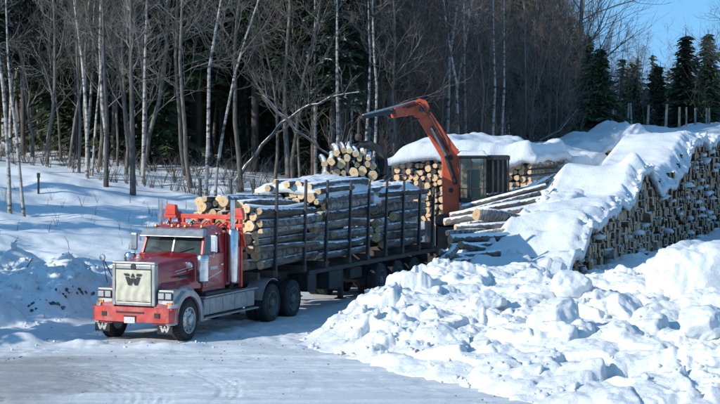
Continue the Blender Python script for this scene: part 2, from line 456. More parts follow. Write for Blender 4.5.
def needle_material(name, c1, c2, snowy=0.0):
    m = bpy.data.materials.new(name); m.use_nodes = True
    nt = m.node_tree; L = nt.links.new; b = nt.nodes['Principled BSDF']; b.inputs['Roughness'].default_value = 0.75; b.inputs['Specular IOR Level'].default_value = 0.2
    tc = nt.nodes.new('ShaderNodeTexCoord'); oi = nt.nodes.new('ShaderNodeObjectInfo')
    n = N(nt, 'ShaderNodeTexNoise', Scale=1.8, Detail=6.0, Roughness=0.7); L(tc.outputs['Object'], n.inputs['Vector'])
    r = nt.nodes.new('ShaderNodeValToRGB')
    r.color_ramp.elements[0].position = 0.35; r.color_ramp.elements[0].color = (*c2, 1); r.color_ramp.elements[1].position = 0.65; r.color_ramp.elements[1].color = (*c1, 1)
    L(n.outputs['Fac'], r.inputs[0])
    hv = nt.nodes.new('ShaderNodeHueSaturation'); vv = nt.nodes.new('ShaderNodeMapRange'); vv.inputs[3].default_value = 0.6; vv.inputs[4].default_value = 1.3
    L(oi.outputs['Random'], vv.inputs[0]); L(vv.outputs[0], hv.inputs['Value']); L(r.outputs[0], hv.inputs['Color'])
    col = hv.outputs[0]
    if snowy:
        n5 = N(nt, 'ShaderNodeTexNoise', Scale=2.6, Detail=3.0); L(tc.outputs['Object'], n5.inputs['Vector'])
        mr = nt.nodes.new('ShaderNodeMapRange'); mr.inputs[1].default_value = 0.66 - snowy * 0.1; mr.inputs[2].default_value = 0.69 - snowy * 0.1; L(n5.outputs['Fac'], mr.inputs[0])
        mx = nt.nodes.new('ShaderNodeMix'); mx.data_type = 'RGBA'; L(mr.outputs[0], mx.inputs[0]); L(col, mx.inputs[6]); mx.inputs[7].default_value = (0.75, 0.78, 0.8, 1); col = mx.outputs[2]
    L(col, b.inputs['Base Color'])
    return m
M['needle'] = needle_material('spruce_needles', (0.085, 0.115, 0.055), (0.038, 0.058, 0.038))
M['needle_snow'] = needle_material('spruce_needles_with_snow', (0.065, 0.09, 0.055), (0.03, 0.045, 0.035), snowy=0.35)
M['red'] = mat('red_truck_paint', (0.40, 0.008, 0.014), 0.28, 0.0, 0.5, var=0.25, vscale=2.0, coat=0.5, dirt=0.16, dirtcol=(0.36, 0.20, 0.20))
def salt(m, z0, z1, amt, colr):
    nt = m.node_tree; L = nt.links.new; b = nt.nodes['Principled BSDF']; src = b.inputs['Base Color'].links[0].from_socket
    tc = nt.nodes.new('ShaderNodeTexCoord'); sx = nt.nodes.new('ShaderNodeSeparateXYZ'); L(tc.outputs['Object'], sx.inputs[0])
    n = N(nt, 'ShaderNodeTexNoise', Scale=7.0, Detail=8.0, Roughness=0.8); L(tc.outputs['Object'], n.inputs['Vector'])
    mr = nt.nodes.new('ShaderNodeMapRange'); mr.inputs[1].default_value = z0; mr.inputs[2].default_value = z1; mr.inputs[3].default_value = 0.75; mr.inputs[4].default_value = 0.0; L(sx.outputs['Z'], mr.inputs[0])
    mu = nt.nodes.new('ShaderNodeMath'); mu.operation = 'MULTIPLY'; mu.use_clamp = True; L(mr.outputs[0], mu.inputs[0]); L(n.outputs['Fac'], mu.inputs[1])
    m2 = nt.nodes.new('ShaderNodeMath'); m2.operation = 'MULTIPLY'; m2.use_clamp = True; m2.inputs[1].default_value = amt * 2; L(mu.outputs[0], m2.inputs[0])
    mx = nt.nodes.new('ShaderNodeMix'); mx.data_type = 'RGBA'; L(m2.outputs[0], mx.inputs[0]); L(src, mx.inputs[6]); mx.inputs[7].default_value = (*colr, 1); L(mx.outputs[2], b.inputs['Base Color'])
    ro = nt.nodes.new('ShaderNodeMapRange'); ro.inputs[3].default_value = b.inputs['Roughness'].default_value; ro.inputs[4].default_value = 0.85; L(m2.outputs[0], ro.inputs[0]); L(ro.outputs[0], b.inputs['Roughness'])
salt(M['red'], 1.1, 1.8, 0.38, (0.34, 0.27, 0.27))
M['red_bumper'] = mat('pale_red_bumper_paint', (0.55, 0.055, 0.045), 0.5, var=0.3, vscale=5.0, dirt=0.5, dirtcol=(0.5, 0.34, 0.30))  # bumper red is lighter and rougher than the cab red
M['red_rack'] = mat('orange_red_rack_paint', (0.72, 0.06, 0.028), 0.45, var=0.25, vscale=4.0, dirt=0.2)
M['chrome'] = mat('dull_chrome', (0.72, 0.73, 0.74), 0.22, 1.0, var=0.25, vscale=8.0)
M['alu'] = mat('dirty_aluminium', (0.45, 0.45, 0.44), 0.5, 0.7, var=0.4, vscale=6.0, dirt=0.6, dirtcol=(0.42, 0.40, 0.37), bump=0.2)
M['steel_grey'] = mat('grey_painted_surround', (0.36, 0.38, 0.38), 0.42, 0.6, var=0.3, vscale=6.0, dirt=0.4, dirtcol=(0.5, 0.5, 0.5))
salt(M['alu'], 0.5, 1.4, 0.7, (0.36, 0.36, 0.36))
M['rim'] = mat('wheel_aluminium', (0.55, 0.55, 0.54), 0.4, 0.75, var=0.4, vscale=9.0, dirt=0.4, dirtcol=(0.4, 0.37, 0.33))
M['rim_dirty'] = mat('dirty_wheel_steel', (0.16, 0.155, 0.15), 0.7, 0.3, var=0.4, vscale=9.0, dirt=0.5, dirtcol=(0.28, 0.26, 0.24))
M['rubber'] = mat('tyre_rubber', (0.018, 0.018, 0.02), 0.8, var=0.3, vscale=8.0, bump=0.4, dirt=0.35, dirtcol=(0.12, 0.12, 0.125))
M['black'] = mat('black_painted_steel', (0.022, 0.022, 0.024), 0.6, var=0.3, vscale=5.0, dirt=0.35, dirtcol=(0.12, 0.115, 0.11))
M['rust'] = mat('dark_rusty_steel', (0.07, 0.045, 0.035), 0.75, var=0.4, vscale=5.0, col2=(0.03, 0.025, 0.024), dirt=0.3, dirtcol=(0.2, 0.18, 0.17))
M['cover'] = mat('beige_quilted_cover', (0.56, 0.54, 0.42), 0.85, var=0.18, vscale=7.0, dirt=0.25, dirtcol=(0.42, 0.40, 0.34), bump=0.6, bscale=9.0)
M['ink'] = mat('black_emblem_vinyl', (0.02, 0.02, 0.022), 0.6, var=0.3, vscale=20.0)
M['white_print'] = mat('white_emblem_vinyl', (0.5, 0.5, 0.48), 0.6, var=0.3, vscale=20.0)
M['plate'] = mat('licence_plate_white', (0.6, 0.61, 0.62), 0.5, var=0.25, vscale=18.0)
M['amber'] = mat('amber_marker_lens', (0.7, 0.22, 0.02), 0.3, var=0.1)
M['lens'] = mat('headlight_glass', (0.5, 0.52, 0.53), 0.12, 0.4, spec=0.8, var=0.25, vscale=25.0)
M['interior'] = mat('dark_cab_interior', (0.03, 0.03, 0.033), 0.8, var=0.3)
M['seat'] = mat('grey_seat_cloth', (0.12, 0.11, 0.11), 0.9, var=0.3)
M['orange'] = mat('orange_loader_paint', (0.56, 0.085, 0.03), 0.5, var=0.35, vscale=3.0, dirt=0.3, dirtcol=(0.25, 0.10, 0.07), bump=0.1)
M['pale_steel'] = mat('worn_bright_steel', (0.55, 0.53, 0.50), 0.4, 0.5, var=0.4, vscale=8.0)
M['pole'] = mat('weathered_pole_wood', (0.42, 0.37, 0.30), 0.85, var=0.5, vscale=4.0, bump=0.4)
M['lumber'] = mat('pale_stripped_wood', (0.52, 0.44, 0.33), 0.8, var=0.4, vscale=3.0)
M['soil'] = mat('frozen_soil_lump', (0.10, 0.085, 0.075), 0.9, var=0.4, vscale=9.0, dirt=0.4, dirtcol=(0.7, 0.72, 0.74))
g = bpy.data.materials.new('window_glass'); g.use_nodes = True
gb = g.node_tree.nodes['Principled BSDF']; gb.inputs['Base Color'].default_value = (0.10, 0.17, 0.18, 1); gb.inputs['Transmission Weight'].default_value = 0.75
gb.inputs['Roughness'].default_value = 0.06; gb.inputs['IOR'].default_value = 1.3; gb.inputs['Alpha'].default_value = 0.6
gn = N(g.node_tree, 'ShaderNodeTexNoise', Scale=3.0, Detail=5.0); gm = g.node_tree.nodes.new('ShaderNodeMapRange'); gm.inputs[3].default_value = 0.02; gm.inputs[4].default_value = 0.3
g.node_tree.links.new(gn.outputs['Fac'], gm.inputs[0]); g.node_tree.links.new(gm.outputs[0], gb.inputs['Roughness'])
M['glass'] = g

# ------------------------------------------------------------------ ground
def heightfield(name, xs, ys, zf, m, dirt=None, smooth=True, blur=0):
    X, Y = np.meshgrid(xs, ys)
    Z = zf(X, Y)
    for _ in range(blur):
        Zp = np.pad(Z, 1, mode='edge')
        Z = 0.4 * Z + 0.15 * (Zp[:-2, 1:-1] + Zp[2:, 1:-1] + Zp[1:-1, :-2] + Zp[1:-1, 2:])
    V = np.stack([X.ravel(), Y.ravel(), Z.ravel()], 1)
    nx, ny = len(xs), len(ys)
    i, j = np.meshgrid(np.arange(nx - 1), np.arange(ny - 1))
    a = (j * nx + i).ravel()
    F = np.stack([a, a + 1, a + 1 + nx, a + nx], 1)
    me = mesh_np(name, V, F, m, smooth=smooth)
    if dirt is not None:
        at_ = me.attributes.new('dirt', 'FLOAT', 'POINT'); at_.data.foreach_set('value', dirt(X, Y).ravel().astype(np.float32))
    return me

def bank_rough(X, Y):
    """the churned bank at the foot of the hill, left of the truck"""
    u = (X - TO[0]) * TR_[0] + (Y - TO[1]) * TR_[1]
    w = sstep(3.2, 4.4, -u) * sstep(55.0, 56.4, Y) * (1 - sstep(7.2, 9.0, -u - 0.25 * (Y - 57)) * sstep(60.5, 62.5, Y)) * (1 - sstep(61.5, 64.5, Y))
    return w

def terrain(X, Y):
    z = ground_z(X, Y)
    dx = X - TO[0]; dy = Y - TO[1]
    u = dx * TR_[0] + dy * TR_[1]
    w = bank_rough(X, Y)
    z = z + w * (lumps(X, Y, 0.95, 3) * 0.55 + lumps(X, Y, 0.42, 8) * 0.5 + fbm(X * 1.2, Y * 1.2, 4, 2) * 0.4 + 0.05)
    hill = sstep(5, 9, -u) * sstep(58, 62, Y) * (1 - w)
    z = z + hill * fbm(X * 0.5, Y * 0.8, 4, 9) * 0.30
    # yard round the machines: uneven snow
    yard = sstep(61, 66, Y) * (1 - sstep(5, 9, -u)) * sstep(2.5, 4.5, np.abs(u))
    z = z + yard * (fbm(X * 0.7, Y * 0.7, 4, 21) + 0.5) * 0.5
    z = z - 0.08 * sstep(-45, -55, -np.abs(X)) * 0
    inroad = (1 - sstep(-0.2, 0.4, np.abs(X) - 13.0)) * sstep(35.8, 36.2, Y) * (1 - sstep(66.2, 66.8, Y))
    return z

def steps(lo, a, b, hi, d, grow=1.22):
    core = list(np.arange(a, b + 1e-6, d)); out = []; s = d; x = a
    while x > lo: s *= grow; x -= s; out.append(x)
    left = out[::-1]; out = []; s = d; x = core[-1]
    while x < hi: s *= grow; x += s; out.append(x)
    return np.array(left + core + out)

def ground_full(X, Y):
    z = terrain(X, Y)
    # roadway: shallow ruts, tread marks and a low ridge of loose snow
    u = (X - TO[0]) * TR_[0] + (Y - TO[1]) * TR_[1]
    flat = 1 - sstep(2.8, 3.6, -u) * sstep(54.5, 56.5, Y)
    z = z + flat * fbm(X * 0.5, Y * 1.2, 4, 31) * 0.07
    r = flat * (1 - sstep(62, 66, Y))
    # ridge of loose snow crossing in front of the truck
    ridge = np.exp(-((Y - (51.6 + 0.5 * np.sin(X * 0.45) - 0.03 * X)) / 0.55) ** 2) * (0.05 + 0.22 * vnoise(X * 1.4, Y * 1.4, 61)) * sstep(-30, -9, X) * (1 - sstep(-3.2, -1.6, X))
    z = z + r * ridge * (0.35 + 0.9 * vnoise(X * 0.8, Y * 3, 5))
    z = z + r * lumps(X, Y, 0.35, 44) * 0.25 * sstep(0.45, 0.8, vnoise(X * 0.6, Y * 1.1, 71)) * (1 - 0.7 * sstep(48, 50.5, 100 - Y + 0))
    # long ruts along the road (left to right) and arcs from a turning truck
    for k, (c, sl, am) in enumerate([(44.2, 0.10, 0.035), (45.3, 0.10, 0.03), (46.9, 0.02, 0.03), (48.0, 0.03, 0.028), (49.6, -0.02, 0.03), (42.6, 0.05, 0.03)]):
        d = Y - (c + sl * X + 0.25 * np.sin(X * 0.3 + k))
        z = z - r * am * np.exp(-(d / 0.16) ** 2) + r * am * 0.6 * np.exp(-((np.abs(d) - 0.26) / 0.1) ** 2)
    for (cx, cy, r0_, r1_, a0_, a1_, am_) in [(-9.6, 42.6, 4.4, 5.7, -.9, 1.25, .014), (-9.2, 43.4, 6.1, 6.8, -.8, 1.1, .014), (-12.9, 42.2, 4.6, 5.6, -.6, 1.0, .012), (-4.5, 38.0, 5.4, 6.0, .9, 2.3, .010)]:
        wob_ = 0.10 * fbm(X * 0.9, Y * 0.9, 3, 611)
        dd = np.hypot(X - cx, Y - cy) + wob_; an = np.arctan2(Y - cy, X - cx)
        m_ = sstep(r0_ - .05, r0_ + .05, dd) * (1 - sstep(r1_ - .05, r1_ + .05, dd)) * sstep(a0_, a0_ + .4, an) * (1 - sstep(a1_ - .4, a1_, an)) * (0.35 + 0.65 * sstep(.35, .6, vnoise(X * 1.1, Y * 1.1, 617)))
        tr_ = (np.sin(an * (r0_ + r1_) / 2 * 2 * math.pi / 0.17) > 0.1) * (np.abs(((dd - r0_) / 0.33) % 1.0 - 0.5) < 0.3)
        z = z + r * m_ * (am_ * np.sin(dd * 2 * math.pi / 0.19) - 0.018 * tr_ - 0.01)
    z = z + r * (facets(X, Y, 0.45, 621) * 0.05 + facets(X * .35, Y, 0.30, 627) * 0.05) * sstep(.45, .7, vnoise(X * .5, Y * 1.0, 629))
    return z

def road_dirt(X, Y):
    d = 0.8 * np.exp(-((Y - 44.5) / 3.4) ** 2) * (1 - sstep(-10.0, -3.5, X)) + 0.55 * sstep(42, 46, Y) * (1 - sstep(49.5, 51.0, Y)) * (1 - sstep(-9, -3, X)) * 0.8
    d = d + 0.36 * (1 - sstep(50.5, 51.5, Y)) * sstep(34, 40, Y)
    u = (X - TO[0]) * TR_[0] + (Y - TO[1]) * TR_[1]
    d = d + 0.45 * bank_rough(X, Y)
    # dark sod showing through at the foot of the bank
    return np.clip(d, 0, 1) * (0.5 + 0.9 * vnoise(X * 0.7, Y * 1.0, 77))

gx = steps(-420, -13.5, 3.0, 420, 0.065, 1.18)
gx = np.unique(np.concatenate([gx[gx < 3.0], steps(3.0, 3.0, 17.0, 420, 0.25, 1.18)]))
gy = np.unique(np.concatenate([steps(-60, 41.0, 58.0, 58.0, 0.05, 1.2), np.arange(58.0, 66.0, 0.09), steps(66.0, 66.0, 92.0, 900, 0.25, 1.1)]))
gy = gy[np.concatenate([[True], np.diff(gy) > 0.01])]
gx = gx[np.concatenate([[True], np.diff(gx) > 0.01])]
ground = link('ground', heightfield('ground', gx, gy, ground_full, M['road'], dirt=road_dirt))
tag(ground, kind='structure')
_X, _Y = np.meshgrid(gx, gy); _u = (_X - TO[0]) * TR_[0] + (_Y - TO[1]) * TR_[1]
_pk = (1 - sstep(2.9, 4.2, -_u + 0.8 * fbm(_X, _Y, 3, 5)) * sstep(54.8, 56.4, _Y)) * (1 - sstep(66, 69, _Y))
_at = ground.data.attributes.new('packed', 'FLOAT', 'POINT'); _at.data.foreach_set('value', _pk.ravel().astype(np.float32))
def gz(x, y): return float(terrain(np.array([x]), np.array([y]))[0])

# ploughed snow bank on the right, with its big block
def bank_z(X, Y):
    b = bank_profile(X, Y)
    w = sstep(0.02, 0.35, b)
    n = lumps(X, Y, 1.3, 101) * 0.30 + lumps(X, Y, 0.62, 111) * 0.36 + lumps(X, Y, 0.30, 121) * 0.30 + lumps(X, Y, 0.15, 131) * 0.25
    churn = 0.25 + 0.75 * sstep(0.40, 0.62, vnoise(X * 0.4, Y * 0.4, 151))
    bil = (billow(X * 0.38, Y * 0.38, 6, 145) - 0.30) * 1.0 * np.clip(b / 0.8, 0.25, 1)
    low = 1 - 0.55 * sstep(0.35, 0.9, b)
    wx = 0.25 * fbm(X * 1.3, Y * 1.3, 3, 11); wy = 0.25 * fbm(X * 1.3 + 9, Y * 1.3, 3, 12)
    fc = facets(X + wx, Y + wy, 1.15, 401) * 0.34 + (facets(X + wx, Y + wy, 0.50, 411) * 0.34 + facets(X + wx, Y + wy, 0.24, 421) * 0.30) * churn + facets(X + wx, Y + wy, 0.12, 431) * 0.32 * churn
    z = b + w * (n * churn * low * 0.45 + bil * 0.8 + fc * np.clip(b / 0.5, 0.4, 1) + fbm(X * 3, Y * 3, 4, 141) * 0.10) - 0.03 * w
    # smooth saddle behind, next to the pile
    # free-standing big block at the right edge
    def block(cx, cy, rx, ry, h, e=5.0):
        ca, sa = math.cos(-0.15), math.sin(-0.15)
        a = ((X - cx) * ca - (Y - cy) * sa) / rx; c = ((X - cx) * sa + (Y - cy) * ca) / ry
        wob = 1 + 0.16 * fbm(X * 0.8, Y * 0.8, 3, 161) + 0.05 * fbm(X * 4, Y * 4, 3, 171)
        m = (np.abs(a) ** e + np.abs(c) ** e) ** (1 / e) * wob
        return h * np.clip(1 - m ** 7, 0, 1) ** 0.35
    edge = sstep(0.0, 0.22, b)
    return np.where(b < 0.01, -0.25, z * edge + 0.01)
def bank_dirt(X, Y):
    b = bank_profile(X, Y)
    d = 0.34 * (1 - sstep(0.1, 0.5, b)) * sstep(0.0, 0.05, b) * (1 - sstep(4.4, 6.5, X)) * sstep(-1.5, 0.2, X)
    return np.clip(d, 0, 1) * (0.3 + 1.0 * sstep(0.3, 0.65, vnoise(X * 0.8, Y * 0.8, 191)))
bx = np.concatenate([np.arange(-2.4, 10.6, 0.035), np.arange(10.6, 40.0, 0.35)])
by = np.concatenate([np.arange(35.0, 41.0, 0.2), np.arange(41.0, 61.0, 0.042), np.arange(61.0, 62.0, .1), np.arange(62.0, 77.0, 0.2)])
bank = link('snow_bank', heightfield('snow_bank', bx, by, bank_z, M['snow_bank'], dirt=bank_dirt, blur=1))
tag(bank, kind='structure')
def bz(x, y): return max(float(bank_z(np.array([x]), np.array([y]))[0]), gz(x, y))

def snow_block(cx, cy, cz, rx, ry, rz, seed, label, rot=0.0, e=0.55, tilt=0.0):
    import bmesh
    bm = bmesh.new(); bmesh.ops.create_icosphere(bm, subdivisions=6 if rx > 1 else 5, radius=1)
    V = np.array([v.co[:] for v in bm.verts]); F = np.array([[v.index for v in f.verts] for f in bm.faces]); bm.free()
    r = np.random.RandomState(seed)
    Q = np.sign(V) * np.abs(V) ** e
    for _ in range(13):
        d = r.randn(3); d[2] = d[2] * 0.7 + 0.2; d /= np.linalg.norm(d); k = Q @ d; c = (1.08 if rx > 2 else 0.68) + 0.3 * r.rand()
        Q = Q - np.outer(np.maximum(k - c, 0), d) * 0.9
    sz = np.array([rx, ry, rz]); W = Q * sz
    def n3(f, sd, oct=4): return (fbm(W[:, 0] * f + W[:, 2] * f * 0.8, W[:, 1] * f - W[:, 2] * f * 0.5 + 7, oct, sd) + fbm(W[:, 0] * f - W[:, 1] * f * .6 + 3, W[:, 2] * f * 1.1 + W[:, 1] * f * .3, oct, sd + 3))
    dsp = n3(0.9, seed) * 0.34 * min(1, rx * .8) + n3(3.0, seed + 7, 3) * 0.13 + n3(8.0, seed + 9, 3) * 0.05
    W = W + V * dsp[:, None]
    ca, sa = math.cos(rot), math.sin(rot); W = W @ np.array([[1, 0, 0], [0, math.cos(tilt), -math.sin(tilt)], [0, math.sin(tilt), math.cos(tilt)]]).T @ np.array([[ca, -sa, 0], [sa, ca, 0], [0, 0, 1]]).T
    o = link('snow_block', mesh_np('snow_block', W, F, M['snow'], smooth=True), None, (cx, cy, max(cz, float(bank_z(np.array([cx]), np.array([cy]))[0]) + rz * 0.12) if rx < 2 else cz)); tag(o, label, 'snow block')
for args in [
    (9.95, 53.4, 1.22, 2.3, 1.5, 1.27, 1, 'huge rounded snow block at the right edge in front of the log face', .0, .42),
    (4.64, 48.6, 0.72, .74, .7, .72, 2, 'large angular snow block in the middle of the ploughed bank', .5, .7),
    (8.35, 48.6, 0.95, .80, .8, .72, 3, 'broad snow block below the huge one at the right edge', -.3, .75),
    (6.6, 50.6, 1.05, .55, .5, .40, 4, 'medium tilted snow block left of the broad one', .9, .7, .4),
    (3.3, 52.6, 0.95, .50, .5, .36, 5, 'medium snow lump high on the left half of the bank', .2, .8, .3),
    (6.0, 46.2, 0.62, .55, .45, .36, 6, 'medium snow lump low in front of the bank, right of centre', .7, .75, .2),
    (7.6, 45.4, 0.80, .60, .5, .40, 7, 'snow lump near the bottom right corner', 1.3, .7, -.3),
    (2.35, 48.4, 0.35, .34, .3, .26, 8, 'small snow lump at the dirty foot of the bank', .3, .7),
    (5.6, 53.9, 1.0, .50, .4, .36, 9, 'snow lump near the crest just below the log face', .3, .7, .3),
    (1.3, 53.4, 0.50, .40, .4, .28, 10, 'snow lump on the left shoulder of the bank near the trailer', .3, .75, .3)]:
    snow_block(*args)
# loose chunks of snow on and round the bank
def chunk_mesh_np(seed, n=1):
    r = np.random.RandomState(seed)
    import bmesh
    bm = bmesh.new(); bmesh.ops.create_icosphere(bm, subdivisions=2, radius=1)
    V = np.array([v.co[:] for v in bm.verts]); F = np.array([[v.index for v in f.verts] for f in bm.faces]); bm.free()
    V = np.sign(V) * np.abs(V) ** 0.72
    for _ in range(6):
        d = r.randn(3); d /= np.linalg.norm(d); c = 0.55 + 0.3 * r.rand(); k = V @ d
        V = V - np.outer(np.maximum(k - c, 0), d) * 0.85
    V = V * (1 + 0.12 * r.randn(len(V)))[:, None]
    return V * (0.7 + 0.5 * r.rand(3)), F
protos = [chunk_mesh_np(s) for s in range(8)]
def scatter_chunks(name, pts, m, kind='stuff', sink=0.25, flat=1.0):
    VV = []; FF = []; n = 0
    for (x, y, z, s) in pts:
        V, F = protos[rs.randint(8)]
        a, b_ = rs.rand() * 6.28, (rs.rand() - 0.5) * 1.2
        Rm = np.array([[math.cos(a), -math.sin(a), 0], [math.sin(a), math.cos(a), 0], [0, 0, 1]]) @ np.array([[1, 0, 0], [0, math.cos(b_), -math.sin(b_)], [0, math.sin(b_), math.cos(b_)]])
        P = (V * s) @ Rm.T * np.array([1, 1, flat]) + np.array([x, y, z + s * (0.6 - sink)])
        VV.append(P); FF.append(F + n); n += len(P)
    o = link(name, mesh_np(name, np.concatenate(VV), np.concatenate(FF), m, smooth=True))
    o['kind'] = kind
    return o
pts = []
while len(pts) < 520:
    x = rs.uniform(-1.8, 11.0); y = rs.uniform(42, 61)
    b = float(bank_profile(np.array([x]), np.array([y]))[0])
    if b < 0.015: continue
    if rs.rand() > (1.0 if b < 0.6 else 0.4): continue
    s = 0.02 + 0.09 * rs.rand() ** 3 + (0.10 * rs.rand() if rs.rand() < 0.04 else 0)
    pts.append((x, y, float(bank_z(np.array([x]), np.array([y]))[0]), s))
o = scatter_chunks('snow_chunks', pts, M['snow'], sink=0.65); tag(o, 'loose broken snow lumps scattered over the ploughed bank on the right', 'snow lumps')
pts = []
while len(pts) < 420:
    x = rs.uniform(-13, -1.0); y = rs.uniform(50.0, 62)
    w = float(bank_rough(np.array([x]), np.array([y]))[0])
    near = abs(y - 51.6) < 0.9 and x < -3
    if not near and w < 0.2: continue
    if near and rs.rand() < 0.75: continue
    pts.append((x, y, float(ground_full(np.array([x]), np.array([y]))[0]), (0.012 + 0.03 * rs.rand() ** 2) if near else 0.02 + 0.07 * rs.rand() ** 2 + (0.08 * rs.rand() if w > 0.5 and rs.rand() < 0.1 else 0)))
o = scatter_chunks('snow_crumbs', pts, M['snow']); tag(o, 'snow crumbs along the churned bank left of the truck', 'snow crumbs')
# dark clods where the plough dug into soil, left of the truck
pts = []
for (px, py, k, sp) in [(35, 308, 7, 7), (50, 305, 6, 6), (70, 291, 7, 6), (86, 291, 5, 5), (60, 268, 3, 5), (60, 300, 8, 12), (345, 352, 2, 9), (420, 352, 2, 10)]:
    for _ in range(k):
        qx = px + rs.randn() * sp; qy = py + rs.randn() * 2.0
        Y = 55.0; bd_ = 1e9
        for Yt in np.arange(42.5, 66, 0.25):
            Xt = (qx - 360) / FPX * Yt; zt_ = bz(Xt, Yt) if qx > 250 else gz(Xt, Yt)
            e_ = abs(95.9 + (CAM_H - zt_) * FPX / Yt - qy)
            if e_ < bd_: bd_ = e_; Y = Yt
        X = (qx - 360) / FPX * Y
        pts.append((X, Y, bz(X, Y) if qx > 250 else gz(X, Y), 0.02 + 0.045 * rs.rand()))
o = scatter_chunks('soil_clods', pts, M['soil'], sink=0.5); tag(o, 'dark frozen soil clods showing through the ploughed snow', 'soil clods')

# ------------------------------------------------------------------ logs
def log_mesh(name, length, r, n=12, seed=0, bark='bark_log', end='end', taper=0.08):
    """log along local +y from y=0"""
    q = np.random.RandomState(seed); V = []; F = []; mi = []
    ys = [0.0, 0.02, length * 0.3, length * 0.65, length - 0.02, length]
    bx_, bz_ = q.randn() * 0.06, q.randn() * 0.05
    wob = 1 + 0.08 * q.randn(n)
    for i, y in enumerate(ys):
        t = y / length; rr = r * (1 - taper * t) * (0.94 if i in (0, 5) else 1)
        cx = bx_ * math.sin(math.pi * t); cz = bz_ * math.sin(math.pi * t)
        for k in range(n):
            a = 2 * math.pi * k / n
            V.append((cx + rr * wob[k] * math.cos(a), y, cz + rr * wob[k] * math.sin(a)))
    for i in range(len(ys) - 1):
        for k in range(n):
            a = i * n + k; b = i * n + (k + 1) % n
            F.append((a, a + n, b + n, b)); mi.append(0)
    F.append(tuple(range(n))); mi.append(1)
    F.append(tuple((len(ys) - 1) * n + k for k in range(n))[::-1]); mi.append(1)
    me = mesh_np(name, np.array(V), F, [M[bark], M[end]], smooth=False, matidx=mi)
    sm = np.array([m_ == 0 for m_ in mi]); me.polygons.foreach_set('use_smooth', sm)
    return me

def place_log(me, p, direction, roll, sc=(1, 1, 1), name='cut_log'):
    o = link(name, me)
    d = Vector(direction).normalized()
    q = Vector((0, 1, 0)).rotation_difference(d)
    o.rotation_mode = 'QUATERNION'
    o.rotation_quaternion = q @ Matrix.Rotation(roll, 4, 'Y').to_quaternion()
    o.location = p; o.scale = sc
    return o

ORD = ['first', 'second', 'third', 'fourth', 'fifth', 'sixth', 'seventh', 'eighth', 'ninth', 'tenth', 'eleventh', 'twelfth', 'thirteenth']
load_logs = [log_mesh('cut_log', 4.05, 0.15, 14, i, ['bark_log', 'bark_log', 'bark_birch_log', 'bark_frost'][i % 4], taper=[.08, .2, .14, .26][i % 4]) for i in range(16)]

def tl(u, s, z):
    p = TO + u * TR_ + s * TB
    return Vector((p[0], p[1], z))
def size_word(r): return 'thick' if r > 0.17 else ('thin' if r < 0.125 else 'medium')

def pack(w0, w1, topf, z0, seed, rmin=0.085, rmax=0.185):
    """drop circles into a bunk: greedy, lowest free place first. returns list of (u, z, r)"""
    q = np.random.RandomState(seed); out = []
    for k in range(400):
        r = rmin + (rmax - rmin) * q.rand() ** 1.3
        best = None
        for u in np.linspace(w0 + r, w1 - r, 46):
            z = z0 + r
            for (cu, cz, cr) in out:
                du = abs(u - cu); rr = r + cr
                if du < rr: z = max(z, cz + math.sqrt(rr * rr - du * du))
            if z + r <= topf(u) and (best is None or z < best[1]): best = (u, z)
        if best is None:
            if r < rmin * 1.3: break
            continue
        out.append((best[0], best[1], r * 0.985))
    return out

Z0 = 1.47
bundles = [
    dict(s=4.35, L=3.72, top=lambda u: 3.58 - 0.12 * (u + 0.3) ** 2 * 0.8 - 0.12 * max(0, u), seed=5, name='front load behind the cab', group='logs of the front load behind the cab', keep=lambda u, z, t: True),
    dict(s=8.25, L=4.0, top=lambda u: 3.88 - 0.18 * (u + 0.1) ** 2, seed=9, name='middle load on the trailer', group='logs of the middle load on the trailer', keep=lambda u, z, t: z > t - 0.9 or u > 0.25),
    dict(s=12.75, L=3.95, top=lambda u: 3.55 - 0.15 * u * u, seed=13, name='rear load on the trailer', group='logs of the rear load on the trailer', keep=lambda u, z, t: z > t - 0.75 or u > 0.25),
]
bundle_tops = []
for b in bundles:
    ls = pack(-1.14, 1.14, b['top'], Z0, b['seed'])
    ls = [l for l in ls if b['keep'](l[0], l[1], b['top'](l[0]))]
    b['logs'] = ls
    # rows named from the top down, for the labels
    order = sorted(ls, key=lambda l: -l[1]); rows = []
    for l in order:
        for rw in rows:
            if abs(rw[0][1] - l[1]) < 0.15: rw.append(l); break
        else: rows.append([l])
    for ri, rw in enumerate(rows):
        rw.sort(key=lambda l: l[0])
        for ci, (u, z, r) in enumerate(rw):
            k = rs.randint(len(load_logs)); me = load_logs[k]
            ds = rs.uniform(-0.16, 0.16) * (1.5 if b['s'] < 8 else 1); js = r / 0.15
            tw = rs.uniform(-0.032, 0.032); short = 1.0
            if b['s'] > 8 and rs.rand() < 0.55: short = rs.uniform(0.5, 0.9)
            if short < 1 and rs.rand() < 0.5: ds += b['L'] * (1 - short)
            d = Vector((TB[0] + tw * TR_[0], TB[1] + tw * TR_[1], rs.uniform(-0.024, 0.024) - (0.035 if b['s'] < 8 and z > 3.0 else 0)))
            o = place_log(me, tl(u, b['s'] + ds, z), d, rs.rand() * 6.28, (js, b['L'] / 4.05 * short, js))
            kind = ['brown barked', 'dark barked', 'birch barked', 'frosty barked'][k % 4]
            if ri < 13 and ci < 12:
                lab = f"{size_word(r)} {kind} log, {ORD[ci]} from the left in row {ORD[min(ri,12)]} from the top of the {b['name']}"
                w = lab.split()
                if len(w) > 16: lab = f"{size_word(r)} log, {ORD[ci]} from left, {ORD[ri]} row down, {b['name']}"
            else: lab = f"{size_word(r)} {kind} log deep in the {b['name']}"
            tag(o, lab, 'log', b['group'])

# log ends: extra big pale one on top left is part of the pack

